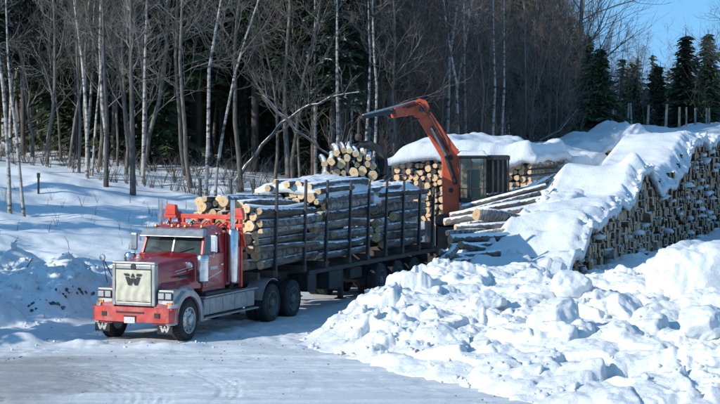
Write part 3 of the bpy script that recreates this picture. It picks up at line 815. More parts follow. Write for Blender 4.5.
# snow caps: closed sheets of snow draped over something
def snow_cap(name, P, thick, label, cat='snow', kind='stuff', mat_=None):
    """P (ny,nx,3) top surface points; closes it with an underside thick below at the rim"""
    ny, nx, _ = P.shape
    top = P.reshape(-1, 3); bot = top.copy(); bot[:, 2] -= (thick.reshape(-1) if hasattr(thick, 'reshape') else thick)
    V = np.concatenate([top, bot]); n = nx * ny
    i, j = np.meshgrid(np.arange(nx - 1), np.arange(ny - 1)); a = (j * nx + i).ravel()
    F1 = np.stack([a, a + 1, a + 1 + nx, a + nx], 1); F2 = F1[:, ::-1] + n
    rim = [k for k in range(nx)] + [nx - 1 + nx * k for k in range(1, ny)] + [nx * ny - 1 - k for k in range(1, nx)] + [nx * (ny - 1 - k) for k in range(1, ny)]
    F3 = np.array([[rim[k], rim[k] + n, rim[(k + 1)] + n, rim[(k + 1)]] for k in range(len(rim) - 1)])
    o = link(name, mesh_np(name, V, np.concatenate([F1, F2, F3]), mat_ or M['snow'], smooth=True))
    if kind: o['kind'] = kind
    tag(o, label, cat)
    return o

def load_snow(name, s0, s1, u0, u1, topf, label, amp=0.16, seed=0, hole=0.42):
    us = np.arange(u0, u1, 0.05); ss = np.arange(s0, s1, 0.05)
    U, S = np.meshgrid(us, ss)
    T = np.vectorize(topf)(U)
    nse = fbm(U * 1.4 + seed, S * 0.9, 4, seed) + 0.5
    e = sstep(0, 0.25, np.minimum(np.minimum(U - u0, u1 - U), np.minimum(S - s0, s1 - S)))
    Z = T - 0.16 + (nse - hole) * 2.0 * amp * e + e * 0.05 + 0.25 * amp * fbm(U * 6, S * 6, 2, seed + 3)
    X = TO[0] + U * TR_[0] + S * TB[0]; Y = TO[1] + U * TR_[1] + S * TB[1]
    return snow_cap(name, np.stack([X, Y, Z], 2), 0.25, label)
load_snow('snow_cover', 8.3, 12.2, -1.1, 1.1, bundles[1]['top'], 'lumpy snow lying on the middle load of logs', 0.20, 5, 0.42)
load_snow('snow_cover', 12.3, 16.6, -1.1, 1.12, bundles[2]['top'], 'snow lying on the rear load of logs beside the loader boom', 0.24, 15, 0.34)

# ------------------------------------------------------------------ big snow-covered pile at right
Ht = [-6, -3, -1, 0, 1.6, 4, 6.5, 7.6, 8.8, 10.5, 12.5, 15, 17, 18.7, 22, 26, 33, 42]
Hz = [0.4, 0.8, 1.35, 1.75, 2.15, 2.3, 2.6, 3.35, 3.75, 3.35, 3.25, 3.5, 4.0, 4.6, 4.45, 4.4, 4.5, 4.5]
def pileH(t): return np.interp(t, Ht, Hz)
def pa(t, l): return PA[0] + t * PD[0] + l * PN[0], PA[1] + t * PD[1] + l * PN[1]
M['bark_pulp'] = bark_material('pulpwood_bark', (0.19, 0.115, 0.075), (0.055, 0.034, 0.024), axis='y', scale=7.0, snowy=0.15)
pulp = [log_mesh('pulp_log', 3.1, 0.15, 12, 50 + i, ['bark_pulp', 'bark_birch_log', 'bark_pulp', 'bark_pulp'][i % 4], 'end_old', 0.02) for i in range(8)]
cand = []
row = 0; z = 0.15
while z < 4.6:
    t = -2.5 + (0.15 if row % 2 else 0)
    while t < 34:
        tt = t + rs.uniform(-0.05, 0.05); zz = z + rs.uniform(-0.05, 0.05)
        if zz < pileH(tt) - 0.30 and rs.rand() > 0.06:
            cand.append((tt + rs.uniform(-.04, .04), zz + rs.uniform(-.03, .03), rs.uniform(0.095, 0.215)))
        t += 0.34
    z += 0.30; row += 1
cand.sort(key=lambda c: c[0])
def vis(c):
    x, y = pa(c[0], 0); py = 95.9 + (CAM_H - c[1]) * FPX / y; px = 360 + x * FPX / y
    if px > 726: return False
    lim = np.interp(px, [560, 600, 640, 652, 720], [290, 290, 285, 262, 256])
    return py < lim
seen = [c for c in cand if vis(c)]; rest = [c for c in cand if not vis(c)]
ind, mass = seen[:295], seen[295:] + [c for c in rest if c[0] < 12][::2]
for c in ind:
    t, z, r = c; k = rs.randint(len(pulp)); me = pulp[k]
    l = rs.uniform(-0.05, 0.10) - (0.35 * rs.rand() if rs.rand() < 0.08 else 0)
    x, y = pa(t, l)
    tw = rs.uniform(-0.03, 0.03)
    o = place_log(me, (x, y, z + (0.02 if r > .15 else 0)), (PN[0] + tw * PD[0], PN[1] + tw * PD[1], rs.uniform(-0.03, 0.03)), rs.rand() * 6.28, (r / 0.15, 1, r / 0.15), 'pulp_log')
    reg = 'low near end' if t < 5 else ('middle slope' if t < 9 else 'tall middle part')
    tag(o, f"{size_word(r)} weathered log in the shaded end face of the big snowy pile, {reg}", 'log', f"log ends in the {reg} of the big pile")
def log_mass(name, items, dirv, length, label, m1='bark_log', m2='end_old', n=8):
    """many logs joined: items (x,y,z,r)"""
    VV = []; FQ = []; FE = []; cnt = 0
    d = np.array([dirv[0], dirv[1], 0.0]); d /= np.linalg.norm(d); e1 = np.array([d[1], -d[0], 0]); e2 = np.array([0, 0, 1.0])
    for (x, y, z, r) in items:
        dd = d + rs.uniform(-0.02, 0.02) * e1 + rs.uniform(-0.02, 0.02) * e2
        a = np.linspace(0, 2 * math.pi, n, endpoint=False) + rs.rand()
        ring = np.outer(np.cos(a), e1) * r + np.outer(np.sin(a), e2) * r
        ring *= (1 + 0.08 * rs.randn(n))[:, None]
        p = np.array([x, y, z]) + dd * rs.uniform(-0.05, 0.05)
        VV.append(p + ring); VV.append(p + dd * length + ring)
        for k in range(n): FQ.append((cnt + k, cnt + n + k, cnt + n + (k + 1) % n, cnt + (k + 1) % n))
        FE.append(tuple(cnt + k for k in range(n))); cnt += 2 * n
    F = FQ + FE
    me = mesh_np(name, np.concatenate(VV), F, [M[m1], M[m2]], matidx=[0] * len(FQ) + [1] * len(FE))
    o = link(name, me); tag(o, label, 'logs', kind='stuff'); return o
log_mass('stacked_logs', [(*pa(t, rs.uniform(-0.04, 0.10)), z, r) for t, z, r in mass], PN, 2.6, 'far stretch of the big snow covered log pile, hundreds of weathered log ends', 'bark_pulp')
# added dark core, coloured as shade, so that no light shows between the ends
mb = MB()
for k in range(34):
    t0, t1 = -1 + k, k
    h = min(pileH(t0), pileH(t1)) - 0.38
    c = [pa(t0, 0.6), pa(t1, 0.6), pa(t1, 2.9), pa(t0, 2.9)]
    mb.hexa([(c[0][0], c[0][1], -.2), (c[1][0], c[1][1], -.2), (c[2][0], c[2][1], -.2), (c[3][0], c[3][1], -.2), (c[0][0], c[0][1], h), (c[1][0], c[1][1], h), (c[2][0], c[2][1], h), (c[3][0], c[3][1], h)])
M['core'] = bark_material('core_shade_colour', (0.07, 0.055, 0.045), (0.03, 0.025, 0.02), scale=5.0)
o = mb.build('dark_core_fill', M['core']); tag(o, 'dark filler inside the big pile, standing for the shade between ends', 'logs', kind='stuff')

# snow over the pile
ts = np.concatenate([np.arange(-6.5, 26, 0.07), np.arange(26, 42, 0.15)]); lv = np.concatenate([np.arange(-0.22, 0.5, 0.06), np.arange(0.5, 3.3, 0.1), np.arange(3.3, 5.8, 0.2)])
Tg, Lg = np.meshgrid(ts, lv)
Hs = np.interp(Tg, Ht, Hz)
Hs = (Hs + np.interp(Tg - 0.5, Ht, Hz) + np.interp(Tg + 0.5, Ht, Hz)) / 3
edge_n = fbm(Tg * 1.1, Tg * 0 + 2, 4, 201)
face_edge = -0.12 + 0.25 * edge_n
drop = sstep(0.35, -0.30, Lg - edge_n * 0.5)
low = sstep(8.0, 2.0, Tg)
step_ = 0.35 * (np.abs(((Tg + 0.5 * Lg + 1.2 * fbm(Tg * .4, Lg * .4, 3, 77)) / 2.1) % 1.0 - 0.5) * 2) * low
Zs = Hs + 0.10 + (0.35 + 0.35 * low) * fbm(Tg * 0.45, Lg * 0.6, 3, 211) + 0.09 * fbm(Tg * 1.5, Lg * 1.5, 3, 221) + step_ - 0.15 * low
Zs = Zs - drop * (0.15 + 0.45 * sstep(10, 12, Tg) * sstep(19, 17, Tg) + 0.5 * edge_n + 0.12 * vnoise(Tg * 3, Tg * 0, 231)) * np.clip(Hs / 2.6, 0.3, 1)
Zs = Zs - np.clip(Lg - 2.9, 0, 9) * 1.15                              # falls away on the far side
Zs = Zs + 0.45 * np.exp(-((Tg - 8.7) / 0.35) ** 2 - ((Lg - 0.25) / 0.5) ** 2)
Zs = Zs + 0.10 * lumps(Tg, Lg, 0.8, 241) * sstep(1.5, -1.5, Tg)
Zs = Zs + (0.26 * facets(Tg, Lg, 0.70, 251) + 0.04 * facets(Tg, Lg, 0.28, 261)) * sstep(0.9, 0.0, Lg) + 0.10 * facets(Tg, Lg, 1.2, 271) * low
Zs = np.maximum(Zs, -0.3)
Xs = PA[0] + Tg * PD[0] + Lg * PN[0]; Ys = PA[1] + Tg * PD[1] + Lg * PN[1]
snow_cap('snow_cover', np.stack([Xs, Ys, Zs], 2), np.where(Lg < 0.5, 0.24, 0.24), 'thick smooth snow draped over the big log pile on the right')
pts = []
for _ in range(90):
    t = rs.uniform(-1, 24); k = int(np.argmin(np.abs(ts - t))); li = rs.randint(0, 5)
    pts.append((Xs[li, k], Ys[li, k], Zs[li, k], 0.04 + 0.16 * rs.rand() ** 2))
o = scatter_chunks('snow_rim_chunks', pts, M['snow'], sink=0.6); tag(o, 'broken snow pieces along the rim of the snow over the big pile', 'snow lumps')
# tufts of snow caught on log ends of the face
pts = []
for (t, z, r) in rs.permutation(np.array(seen + mass))[:120]:
    if t > 26: continue
    x, y = pa(t, -0.02 - 0.12 * rs.rand()); pts.append((x, y, z + r * 0.5, 0.05 + 0.24 * rs.rand() ** 2))
o = scatter_chunks('snow_tufts', pts, M['snow'], sink=0.5, flat=0.45); tag(o, 'snow tufts caught on the log ends of the big pile face', 'snow tufts')

# ------------------------------------------------------------------ piles behind
def back_pile(x0, x1, y, zf0, zf1, length, seedn, label_l, label_s, snow_t=0.55, dirv=(0.42, 0.91), step=0.26, yslope=0.0, baseoff=0.0):
    items = []
    xs_ = np.arange(x0, x1, step)
    for i, xx in enumerate(xs_):
        f = (xx - x0) / (x1 - x0); top = zf0 + (zf1 - zf0) * f + 0.12 * math.sin(xx * 1.3 + seedn)
        z = gz(xx, y) + 0.1
        while z < top:
            items.append((xx + rs.uniform(-.05, .05), y + yslope * (xx - x0) + rs.uniform(-.15, .1), z + rs.uniform(-.04, .04), rs.uniform(0.09, 0.15)))
            z += step * 0.92
    log_mass('stacked_logs', items, dirv, length, label_l, 'bark_frost')
    gx_ = np.arange(x0 - 0.3, x1 + 0.3, 0.10); gl = np.arange(-0.35, length + 0.2, 0.12)
    A, B = np.meshgrid(gx_, gl)
    f = (A - x0) / (x1 - x0); top = zf0 + (zf1 - zf0) * f + 0.12 * np.sin(A * 1.3 + seedn)
    e = sstep(0, 0.5, np.minimum(A - gx_[0], gx_[-1] - A)) * sstep(0, 0.45, B + 0.35)
    hang = 0.35 * vnoise(A * 2.2, A * 0, seedn)
    Z = top + snow_t * (0.25 + 0.75 * e) * (0.6 + 0.55 * vnoise(A * 1.2, B * 0.9, seedn)) + 0.16 * fbm(A * 2, B * 2, 4, seedn) + 0.12 * facets(A, B, 0.7, seedn) - (1 - e) * (0.10 + hang * 0.7)
    snow_cap('snow_cover', np.stack([A + B * dirv[0], y + yslope * (A - x0) + B * dirv[1], Z], 2), snow_t * 0.45, label_s)
back_pile(1.5, 7.2, 84.0, 4.0, 4.0, 4.0, 3, 'snow capped log pile standing behind the orange loader', 'snow cap on the log pile behind the loader', 0.62)
back_pile(7.0, 9.6, 88.0, 3.85, 3.3, 4.0, 6, 'lower pile of pale logs to the right of the loader cab', 'snow on the lower pile right of the loader cab', 0.5)
back_pile(9.6, 13.6, 98.0, 3.5, 4.5, 5.0, 9, 'distant log pile whose end shows behind the big pile', 'rough snow over the distant log pile', 0.5, dirv=(-0.2, 0.98))
back_pile(13.5, 22.0, 112.0, 4.0, 4.3, 5.0, 12, 'farthest log pile along the foot of the woods', 'snow on the farthest log pile at the foot of the woods', 0.5, dirv=(-0.2, 0.98))

# messy snow slope with lengthwise logs, between the trailer and the big pile
ax = np.arange(2.7, 9.0, 0.09); ay = np.arange(64.0, 84.0, 0.10)
def slope_z(X, Y):
    z = np.interp(Y, [64, 66, 68, 70, 73, 76.5, 78, 84], [-0.3, 0.25, 0.85, 1.2, 1.55, 2.1, 2.25, 2.5]) + 0.22 * np.clip(X - 5, -2, 3) * sstep(67, 72, Y)
    z = z * sstep(2.6, 3.6, X - (Y - 66) * 0.03)
    z = z + 0.35 * (billow(X * 0.7, Y * 0.7, 4, 301) - 0.3) + 0.20 * lumps(X, Y, 0.5, 311) + 0.12 * fbm(X * 2, Y * 2, 4, 321)
    z = np.where(Y > 79, z - (Y - 79) * 0.6, z)
    l = (X - PA[0]) * PN[0] + (Y - PA[1]) * PN[1]
    return np.where(l < 0.6, -0.3, z * sstep(0.6, 1.8, l) - 0.02)
sl = link('snow_slope', heightfield('snow_slope', ax, ay, slope_z, M['snow'])); tag(sl, kind='structure')
long_logs = [log_mesh('long_log', 5.0, 0.15, 12, 90 + i, ['bark_frost', 'bark_birch_log', 'bark_frost'][i % 3], 'end_old') for i in range(3)]
slope_specs = [  # left end px,py ; right end px,py ; depth ; radius ; label
    (462, 208, 546, 186, 76.5, .13, 'long pale snow dusted log, topmost on the slope below the loader cab'),
    (464, 213.5, 540, 194, 75.2, .12, 'long snow dusted log lying just under the topmost one below the cab'),
    (450, 216.5, 520, 203, 74.0, .15, 'long log with snow on top lying third down the slope'),
    (444, 222, 523, 209, 73.0, .13, 'thin long log reaching left to the loader column'),
    (476, 214.5, 518, 220.5, 71.5, .22, 'short thick brown log with a bare flank in the snow slope'),
    (455, 228, 512, 224, 71.0, .12, 'grey log half sunk in snow below the thick brown one'),
    (450, 239.5, 508, 236.5, 69.5, .17, 'bare brown log across the lower snow slope'),
    (432, 268, 456, 248, 66.8, .15, 'short log tilted down towards the trailer at the slope foot'),
    (440, 252, 476, 262, 67.2, .11, 'thin dark log poking out low on the snow slope'),
    (500, 205, 548, 179, 78.5, .14, 'pale log end poking from the snow right of the cab'),
    (447, 233, 500, 230.5, 70.3, .10, 'thin pale log between the grey and the bare brown ones'),
    (450, 247, 496, 244.5, 68.6, .12, 'snow topped log just below the bare brown one'),
    (446, 258, 500, 253, 67.6, .13, 'dark log under snow near the bottom of the slope'),
    (468, 225, 530, 216, 72.2, .11, 'thin grey log crossing behind the thick brown one'),
    (490, 203, 550, 190.5, 77.3, .12, 'dark wet log beneath the topmost pale one'),
    (458, 220, 512, 213.5, 73.6, .11, 'crooked log wedged behind the third long log of the slope'),
    (470, 236, 516, 230, 70.9, .10, 'thin log crossing the snow above the bare brown one'),
    (461, 245, 490, 251, 68.3, .13, 'short log tipped to the right low on the slope'),
    (485, 212, 552, 197, 75.8, .13, 'long frosty log on the right side of the slope under the top ones'),
    (500, 226, 528, 219, 72.6, .14, 'stub of a log poking out near the snow of the big pile'),
    (453, 262, 486, 259, 66.9, .12, 'lowest log half buried at the foot of the slope'),
    (472, 200.5, 556, 183, 78.8, .11, 'thin pale log reaching highest right of the loader cab'),
    (505, 196, 556, 176, 80.0, .13, 'frosty log high on the slope right of the cab'),
]
for i, (a, b_, c, d_, Y, r, lab) in enumerate(slope_specs):
    p0 = at(a, Y, b_); p1 = at(c, Y + 1.0 + rs.uniform(-.7, .9), d_)
    L_ = (p1 - p0).length
    o = place_log(long_logs[i % 3], p0, p1 - p0, rs.rand() * 6, (r / .15, L_ / 5.0, r / .15), 'long_log')
    tag(o, lab, 'log', 'logs on the snow slope below the loader')

pts = []
for _ in range(260):
    x = rs.uniform(3.0, 7.5); y = rs.uniform(66, 79)
    pts.append((x, y, float(slope_z(np.array([x]), np.array([y]))[0]), 0.05 + 0.2 * rs.rand() ** 2))
o = scatter_chunks('snow_chunks', pts, M['snow'], sink=0.5, flat=.8); tag(o, 'broken snow among the long logs below the loader', 'snow lumps')
# bark and twig litter on the packed snow
pts = []
for _ in range(420):
    x = rs.uniform(-11, 6); y = rs.uniform(42, 58) if rs.rand() < .5 else rs.uniform(49, 54)
    if float(bank_profile(np.array([x]), np.array([y]))[0]) > .02: continue
    pts.append((x, y, float(ground_full(np.array([x]), np.array([y]))[0]), 0.008 + 0.02 * rs.rand() ** 2))
o = scatter_chunks('bark_litter', pts, M['soil'], sink=0.3, flat=.5); tag(o, 'fine bark litter strewn over the packed snow road', 'litter')
# ------------------------------------------------------------------ the truck
truck = empty('log_truck', (TO[0], TO[1], 0), -TH)
tag(truck, 'red conventional logging truck with beige grille cover pulling a loaded log trailer', 'truck')
MB().box(-.45, -.36, -.62, 7.1, .78, 1.04).box(.36, .45, -.62, 7.1, .78, 1.04).box(-.36, .36, 0.2, .4, .8, .98).box(-.36, .36, 3.2, 3.4, .8, .98).box(-.36, .36, 5.4, 5.6, .8, .98).box(-.36, .36, 6.95, 7.1, .8, 1.0)\
    .tube([(-.95, 0, .53), (.95, 0, .53)], .07).tube([(-.95, 4.85, .53), (.95, 4.85, .53)], .11).tube([(-.95, 6.2, .53), (.95, 6.2, .53)], .11).box(-.3, .3, .6, 1.6, .55, 1.0).box(-.5, -.3, 4.9, 6.2, .5, .75).box(.3, .5, 4.9, 6.2, .5, .75).build('chassis', M['black'], truck, bevel=.01)
# bumper: a swept channel
bm_ = MB()
prof = [(-1.22, -.66), (-1.20, -.80), (-1.10, -.90), (-.75, -.95), (.75, -.95), (1.10, -.90), (1.20, -.80), (1.22, -.66)]
for i in range(len(prof) - 1):
    (x0, y0), (x1, y1) = prof[i], prof[i + 1]
    bm_.hexa([(x0, y0, .53), (x1, y1, .53), (x1, y1 + .05, .53), (x0, y0 + .05, .53), (x0, y0, .91), (x1, y1, .91), (x1, y1 + .05, .91), (x0, y0 + .05, .91)])
bm_.box(-1.18, 1.18, -.88, -.6, .86, .90)
bumper = bm_.build('bumper', M['red_bumper'], truck)
for x in (-.78, .78): MB().box(x - .07, x + .07, -.965, -.945, .66, .78).build('tow_opening', M['ink'], bumper)
MB().box(-.42, .40, -.965, -.94, .755, .80).build('air_slot', M['ink'], bumper)
pl = MB().box(-.17, .15, -.99, -.965, .50, .66).build('licence_plate', M['plate'], bumper, bevel=.006)
MB().box(-.19, .17, -.975, -.96, .655, .70).build('plate_bracket', M['ink'], bumper)
# W emblem with stepped wings, as on the cover and the flaps
def emblem(w, h, y, cx, cz, th=.012):
    m_ = MB()
    def stroke(pts):
        m_.prism([(cx + a * w, cz + b * h) for a, b in pts], 'y', y, y - th)
    stroke([(-.50, .5), (-.24, .5), (-.19, .30), (-.42, .30)])             # left wing bar
    stroke([(.50, .5), (.24, .5), (.19, .30), (.42, .30)])
    stroke([(-.40, .22), (-.22, .22), (-.12, -.22), (-.17, -.5), (-.25, -.5)])
    stroke([(.40, .22), (.22, .22), (.12, -.22), (.17, -.5), (.25, -.5)])
    stroke([(-.02, .5), (.02, .5), (.10, .18), (-.10, .18)])
    stroke([(-.12, .10), (-.0, .10), (-.03, -.22), (-.12, -.5), (-.20, -.5)])
    stroke([(.12, .10), (.0, .10), (.03, -.22), (.12, -.5), (.20, -.5)])
    return m_
for x in (-.93, .93):
    fl = MB().box(x - .22, x + .22, -.80, -.785, .24, .54).build('mud_flap', M['rubber'], truck)
    emblem(.34, .17, -.803, x, .37, .006).build('flap_emblem', M['white_print'], fl)
# grille surround, cover, emblem
gr = MB()
gr.box(-.64, -.53, -.80, -.62, .93, 2.0).box(.53, .64, -.80, -.62, .93, 2.0).box(-.53, .53, -.80, -.62, .93, 1.03).box(-.64, .64, -.795, -.62, 2.0, 2.07).box(-.53, .53, -.80, -.62, 1.88, 2.0)
grille = gr.build('grille_surround', M['steel_grey'], truck, bevel=.02)
# cover with quilting and slack wrinkles
cx_ = np.linspace(-.525, .525, 43); cz_ = np.linspace(1.035, 1.875, 35)
A, B = np.meshgrid(cx_, cz_)
yy = -.80 - .018 * np.clip(np.minimum(.525 - np.abs(A), np.minimum(B - 1.035, 1.875 - B)) / .06, 0, 1) - .010 * np.sin(A * 24 + 1.5 * np.sin(B * 7)) * np.clip((1.62 - B) * 4, 0, 1) + .02 * fbm(A * 5, B * 3, 3, 41)
V = np.stack([A.ravel(), yy.ravel(), B.ravel()], 1); nx = 43
i, j = np.meshgrid(np.arange(42), np.arange(34)); a = (j * nx + i).ravel()
cov = link('grille_cover', mesh_np('grille_cover', V, np.stack([a, a + 1, a + 1 + nx, a + nx], 1), M['cover'], smooth=True), truck)
cov['label'] = 'beige quilted winter cover with a black W emblem'
emblem(.54, .30, -.835, 0, 1.62).build('emblem', M['ink'], cov)
MB().box(-.54, .54, -.812, -.80, 1.03, 1.045).box(-.54, .54, -.812, -.80, 1.868, 1.882).box(-.54, -.525, -.812, -.80, 1.045, 1.868).box(.525, .54, -.812, -.80, 1.045, 1.868).build('cover_hem', M['ink'], cov)
MB().lathe([(0, -.03), (.075, -.03), (.09, 0), (.09, .01)], (0, -.79, 1.945), 'y', 12).build('badge', M['ink'], truck).scale = (1, 1, 1)
# hood: lofted sections
secs = [(-.62, .60, 2.02, 1.30, .10), (-.2, .66, 2.06, 1.28, .12), (.5, .76, 2.12, 1.28, .14), (1.18, .90, 2.17, 1.26, .16)]
V = []; F = []
for (y, hw, zt, zb, rr) in secs:
    ring = [(-hw - .03, zb), (-hw - .01, zt - .35), (-hw, zt - rr * 1.2), (-hw + rr * .35, zt - rr * .35), (-hw + rr * 1.3, zt), (-.12, zt + .02), (-.08, zt + .045), (.08, zt + .045), (.12, zt + .02), (hw - rr * 1.3, zt), (hw - rr * .35, zt - rr * .35), (hw, zt - rr * 1.2), (hw + .01, zt - .35), (hw + .03, zb)]
    V += [(x, y, z) for x, z in ring]
n = 14
for i in range(3):
    for k in range(n - 1): F.append((i * n + k, i * n + k + 1, (i + 1) * n + k + 1, (i + 1) * n + k))
F.append(tuple(range(n))[::-1]); F.append(tuple(3 * n + k for k in range(n)))
mb = MB(); mb.add(V, F); hood = mb.build('hood', M['red'], truck, smooth=True, angle=50)
MB().box(.84, .86, .1, .75, 1.60, 1.66).box(-.86, -.84, .1, .75, 1.60, 1.66).build('hood_louvre', M['ink'], hood)
for sx in (-1, 1):
    for k, (ya, za, yb_, zb_) in enumerate([(.0, 1.78, .75, 1.86), (.1, 1.72, .8, 1.80)]):
        MB().tube([(.785 * sx + .035 * sx * 0, ya, za), (.855 * sx + .03 * sx, yb_, zb_)], .010, 4).build('pinstripe', M['plate'], hood)
# fenders
def fender(sx):
    mb = MB(); x0, x1 = .60, 1.16
    rI, rO = .66, .84
    ang = [R(a) for a in range(-8, 189, 12)]
    V = []; F = []
    for a in ang:
        c_, s_ = math.cos(a), math.sin(a)
        V += [(x0 * sx, c_ * rI, .53 + s_ * rI), (x1 * sx, c_ * rI, .53 + s_ * rI), (x1 * sx, c_ * (rO - .07), .53 + s_ * (rO - .07)), ((x1 - .09) * sx, c_ * rO, .53 + s_ * rO), (x0 * sx, c_ * (rO + .03), .53 + s_ * (rO + .03))]
    for i in range(len(ang) - 1):
        for k in range(5): F.append((i * 5 + k, i * 5 + (k + 1) % 5, (i + 1) * 5 + (k + 1) % 5, (i + 1) * 5 + k))
    F.append((0, 1, 2, 3, 4)); F.append(tuple((len(ang) - 1) * 5 + k for k in range(5)))
    mb.add(V, F)
    # shoulder between hood and arch
    mb.hexa([(.55 * sx, -.55, 1.15), (1.02 * sx, -.50, 1.15), (1.02 * sx, .75, 1.15), (.55 * sx, .85, 1.15), (.55 * sx, -.50, 1.56), (.98 * sx, -.32, 1.38), (.98 * sx, .45, 1.42), (.60 * sx, .80, 1.66)])
    f = mb.build('fender', M['red'], truck, smooth=True, angle=35)
    V = []; F = []
    for a in ang:
        c_, s_ = math.cos(a), math.sin(a)
        V += [(1.155 * sx, c_ * .62, .53 + s_ * .62), (1.215 * sx, c_ * .63, .53 + s_ * .63), (1.215 * sx, c_ * .78, .53 + s_ * .78), (1.11 * sx, c_ * .86, .53 + s_ * .86), (1.0 * sx, c_ * .875, .53 + s_ * .875), (1.0 * sx, c_ * .845, .53 + s_ * .845), (1.155 * sx, c_ * .76, .53 + s_ * .76)]
    for i in range(len(ang) - 1):
        for k in range(7): F.append((i * 7 + k, i * 7 + (k + 1) % 7, (i + 1) * 7 + (k + 1) % 7, (i + 1) * 7 + k))
    F.append(tuple(range(7))); F.append(tuple((len(ang) - 1) * 7 + k for k in range(7)))
    m2 = MB(); m2.add(V, F); m2.build('fender_flare', M['alu'], f, smooth=True)
for sx in (-1, 1): fender(sx)
# headlight pods
for sx in (-1, 1):
    x0, x1 = sorted((.66 * sx, 1.14 * sx))
    hp = MB().hexa([(x0, -.72, .93), (x1, -.72, .93), (x1, -.30, .93), (x0, -.30, .93), (x0, -.70, 1.36), (x1, -.68, 1.36), (x1, -.30, 1.36), (x0, -.30, 1.36)]).build('headlight_housing', M['steel_grey'], truck, bevel=.03)
    MB().box(x0 + .03, x1 - .03, -.735, -.72, 1.10, 1.31).build('bezel', M['black'], hp, bevel=.01)
    for q in (0, 1):
        cxx = (x0 + x1) / 2 + (-.105 + .21 * q)
        MB().box(cxx - .088, cxx + .088, -.76, -.735, 1.13, 1.28).build('headlight', M['lens'], hp, bevel=.015)
    ex = x1 - .12 if sx > 0 else x0 + .12
    MB().box(ex - .08, ex + .08, -.735, -.72, .97, 1.05).build('turn_signal', M['amber'], hp, bevel=.01)
# cab shell with real window openings (built from posts and panels)
C0, C1 = 1.18, 2.42
cab = MB()
cab.box(-.96, .96, C0, C1 + .05, 1.15, 1.25)                           # floor
cab.box(-.98, -.93, C0, C1, 1.25, 2.14).box(.93, .98, C0, C1, 1.25, 2.14)   # lower doors
cab.box(-.93, .93, C0, C0 + .06, 1.25, 2.14)                            # firewall
cab.hexa([(-.95, 1.22, 2.14), (-.87, 1.22, 2.14), (-.87, 1.32, 2.14), (-.95, 1.32, 2.14), (-.90, 1.42, 2.64), (-.82, 1.42, 2.64), (-.82, 1.52, 2.64), (-.90, 1.52, 2.64)])
cab.hexa([(.87, 1.22, 2.14), (.95, 1.22, 2.14), (.95, 1.32, 2.14), (.87, 1.32, 2.14), (.82, 1.42, 2.64), (.90, 1.42, 2.64), (.90, 1.52, 2.64), (.82, 1.52, 2.64)])
for sx in (-1, 1):
    a, b_ = sorted((.98 * sx, .92 * sx)); c, d_ = sorted((.92 * sx, .86 * sx))
    cab.hexa([(a, 2.15, 2.14), (b_, 2.15, 2.14), (b_, C1, 2.14), (a, C1, 2.14), (c, 2.15, 2.64), (d_, 2.15, 2.64), (d_, C1, 2.64), (c, C1, 2.64)])
cab.box(-.93, .93, C1, C1 + .06, 1.25, 2.66)                            # back wall
V = []; F = []
roofsec = [(1.40, 2.62, .90), (1.46, 2.76, .86), (1.7, 2.86, .84), (2.3, 2.88, .84), (C1 + .06, 2.84, .86)]
for (y, z, hw) in roofsec: V += [(-hw - .03, y, 2.62), (-hw, y, z - .06), (-hw + .14, y, z), (hw - .14, y, z), (hw, y, z - .06), (hw + .03, y, 2.62)]
for i in range(4):
    for k in range(6): F.append((i * 6 + k, i * 6 + (k + 1) % 6, (i + 1) * 6 + (k + 1) % 6, (i + 1) * 6 + k))
F.append(tuple(range(6))[::-1]); F.append(tuple(24 + k for k in range(6)))
cab.add(V, F)
cabo = cab.build('cab', M['red'], truck, bevel=.012)
for sx in (-1, 1):
    dr = MB().box(min(.98 * sx, .995 * sx), max(.98 * sx, .995 * sx), 1.30, 2.32, 1.30, 2.12).build('door', M['red'], truck, bevel=.006)
    MB().box(min(.995 * sx, 1.03 * sx), max(.995 * sx, 1.03 * sx), 2.12, 2.26, 1.80, 1.84).build('handle', M['chrome'], dr, bevel=.006)
    MB().hexa([(.995 * sx - .002, 1.36, 1.46), (.995 * sx + .002, 1.36, 1.46), (.995 * sx + .002, 2.2, 1.62), (.995 * sx - .002, 2.2, 1.62), (.995 * sx - .002, 1.36, 1.48), (.995 * sx + .002, 1.36, 1.48), (.995 * sx + .002, 2.2, 1.66), (.995 * sx - .002, 2.2, 1.66)]).build('pinstripe', M['plate'], dr)
    MB().box(min(.995 * sx, 1.0 * sx), max(.995 * sx, 1.0 * sx), 1.55, 1.95, 1.72, 1.80).build('door_lettering', M['plate'], dr)
    x_ = .935 * sx
    MB().hexa([(x_ - .006, 1.34, 2.14), (x_ + .006, 1.34, 2.14), (x_ + .006, 2.15, 2.14), (x_ - .006, 2.15, 2.14), (x_ - .05 * sx - .006, 1.50, 2.63), (x_ - .05 * sx + .006, 1.50, 2.63), (x_ - .05 * sx + .006, 2.15, 2.63), (x_ - .05 * sx - .006, 2.15, 2.63)]).build('side_window', M['glass'], dr)
for sx in (-1, 1):   # split windscreen
    a, b_ = sorted((.02 * sx, .865 * sx)); c, d_ = sorted((.02 * sx, .82 * sx))
    MB().hexa([(a, 1.25, 2.14), (b_, 1.265, 2.14), (b_, 1.275, 2.14), (a, 1.26, 2.14), (c, 1.44, 2.63), (d_, 1.455, 2.63), (d_, 1.465, 2.63), (c, 1.45, 2.63)]).build('windscreen', M['glass'], truck)
    MB().tube([(.12 * sx, 1.235, 2.15), (.45 * sx, 1.27, 2.26), (.62 * sx, 1.29, 2.30)], .012, 5).build('wiper', M['ink'], truck)
MB().hexa([(-.022, 1.235, 2.14), (.022, 1.235, 2.14), (.022, 1.265, 2.14), (-.022, 1.265, 2.14), (-.022, 1.425, 2.64), (.022, 1.425, 2.64), (.022, 1.46, 2.64), (-.022, 1.46, 2.64)]).build('centre_pillar', M['steel_grey'], truck)
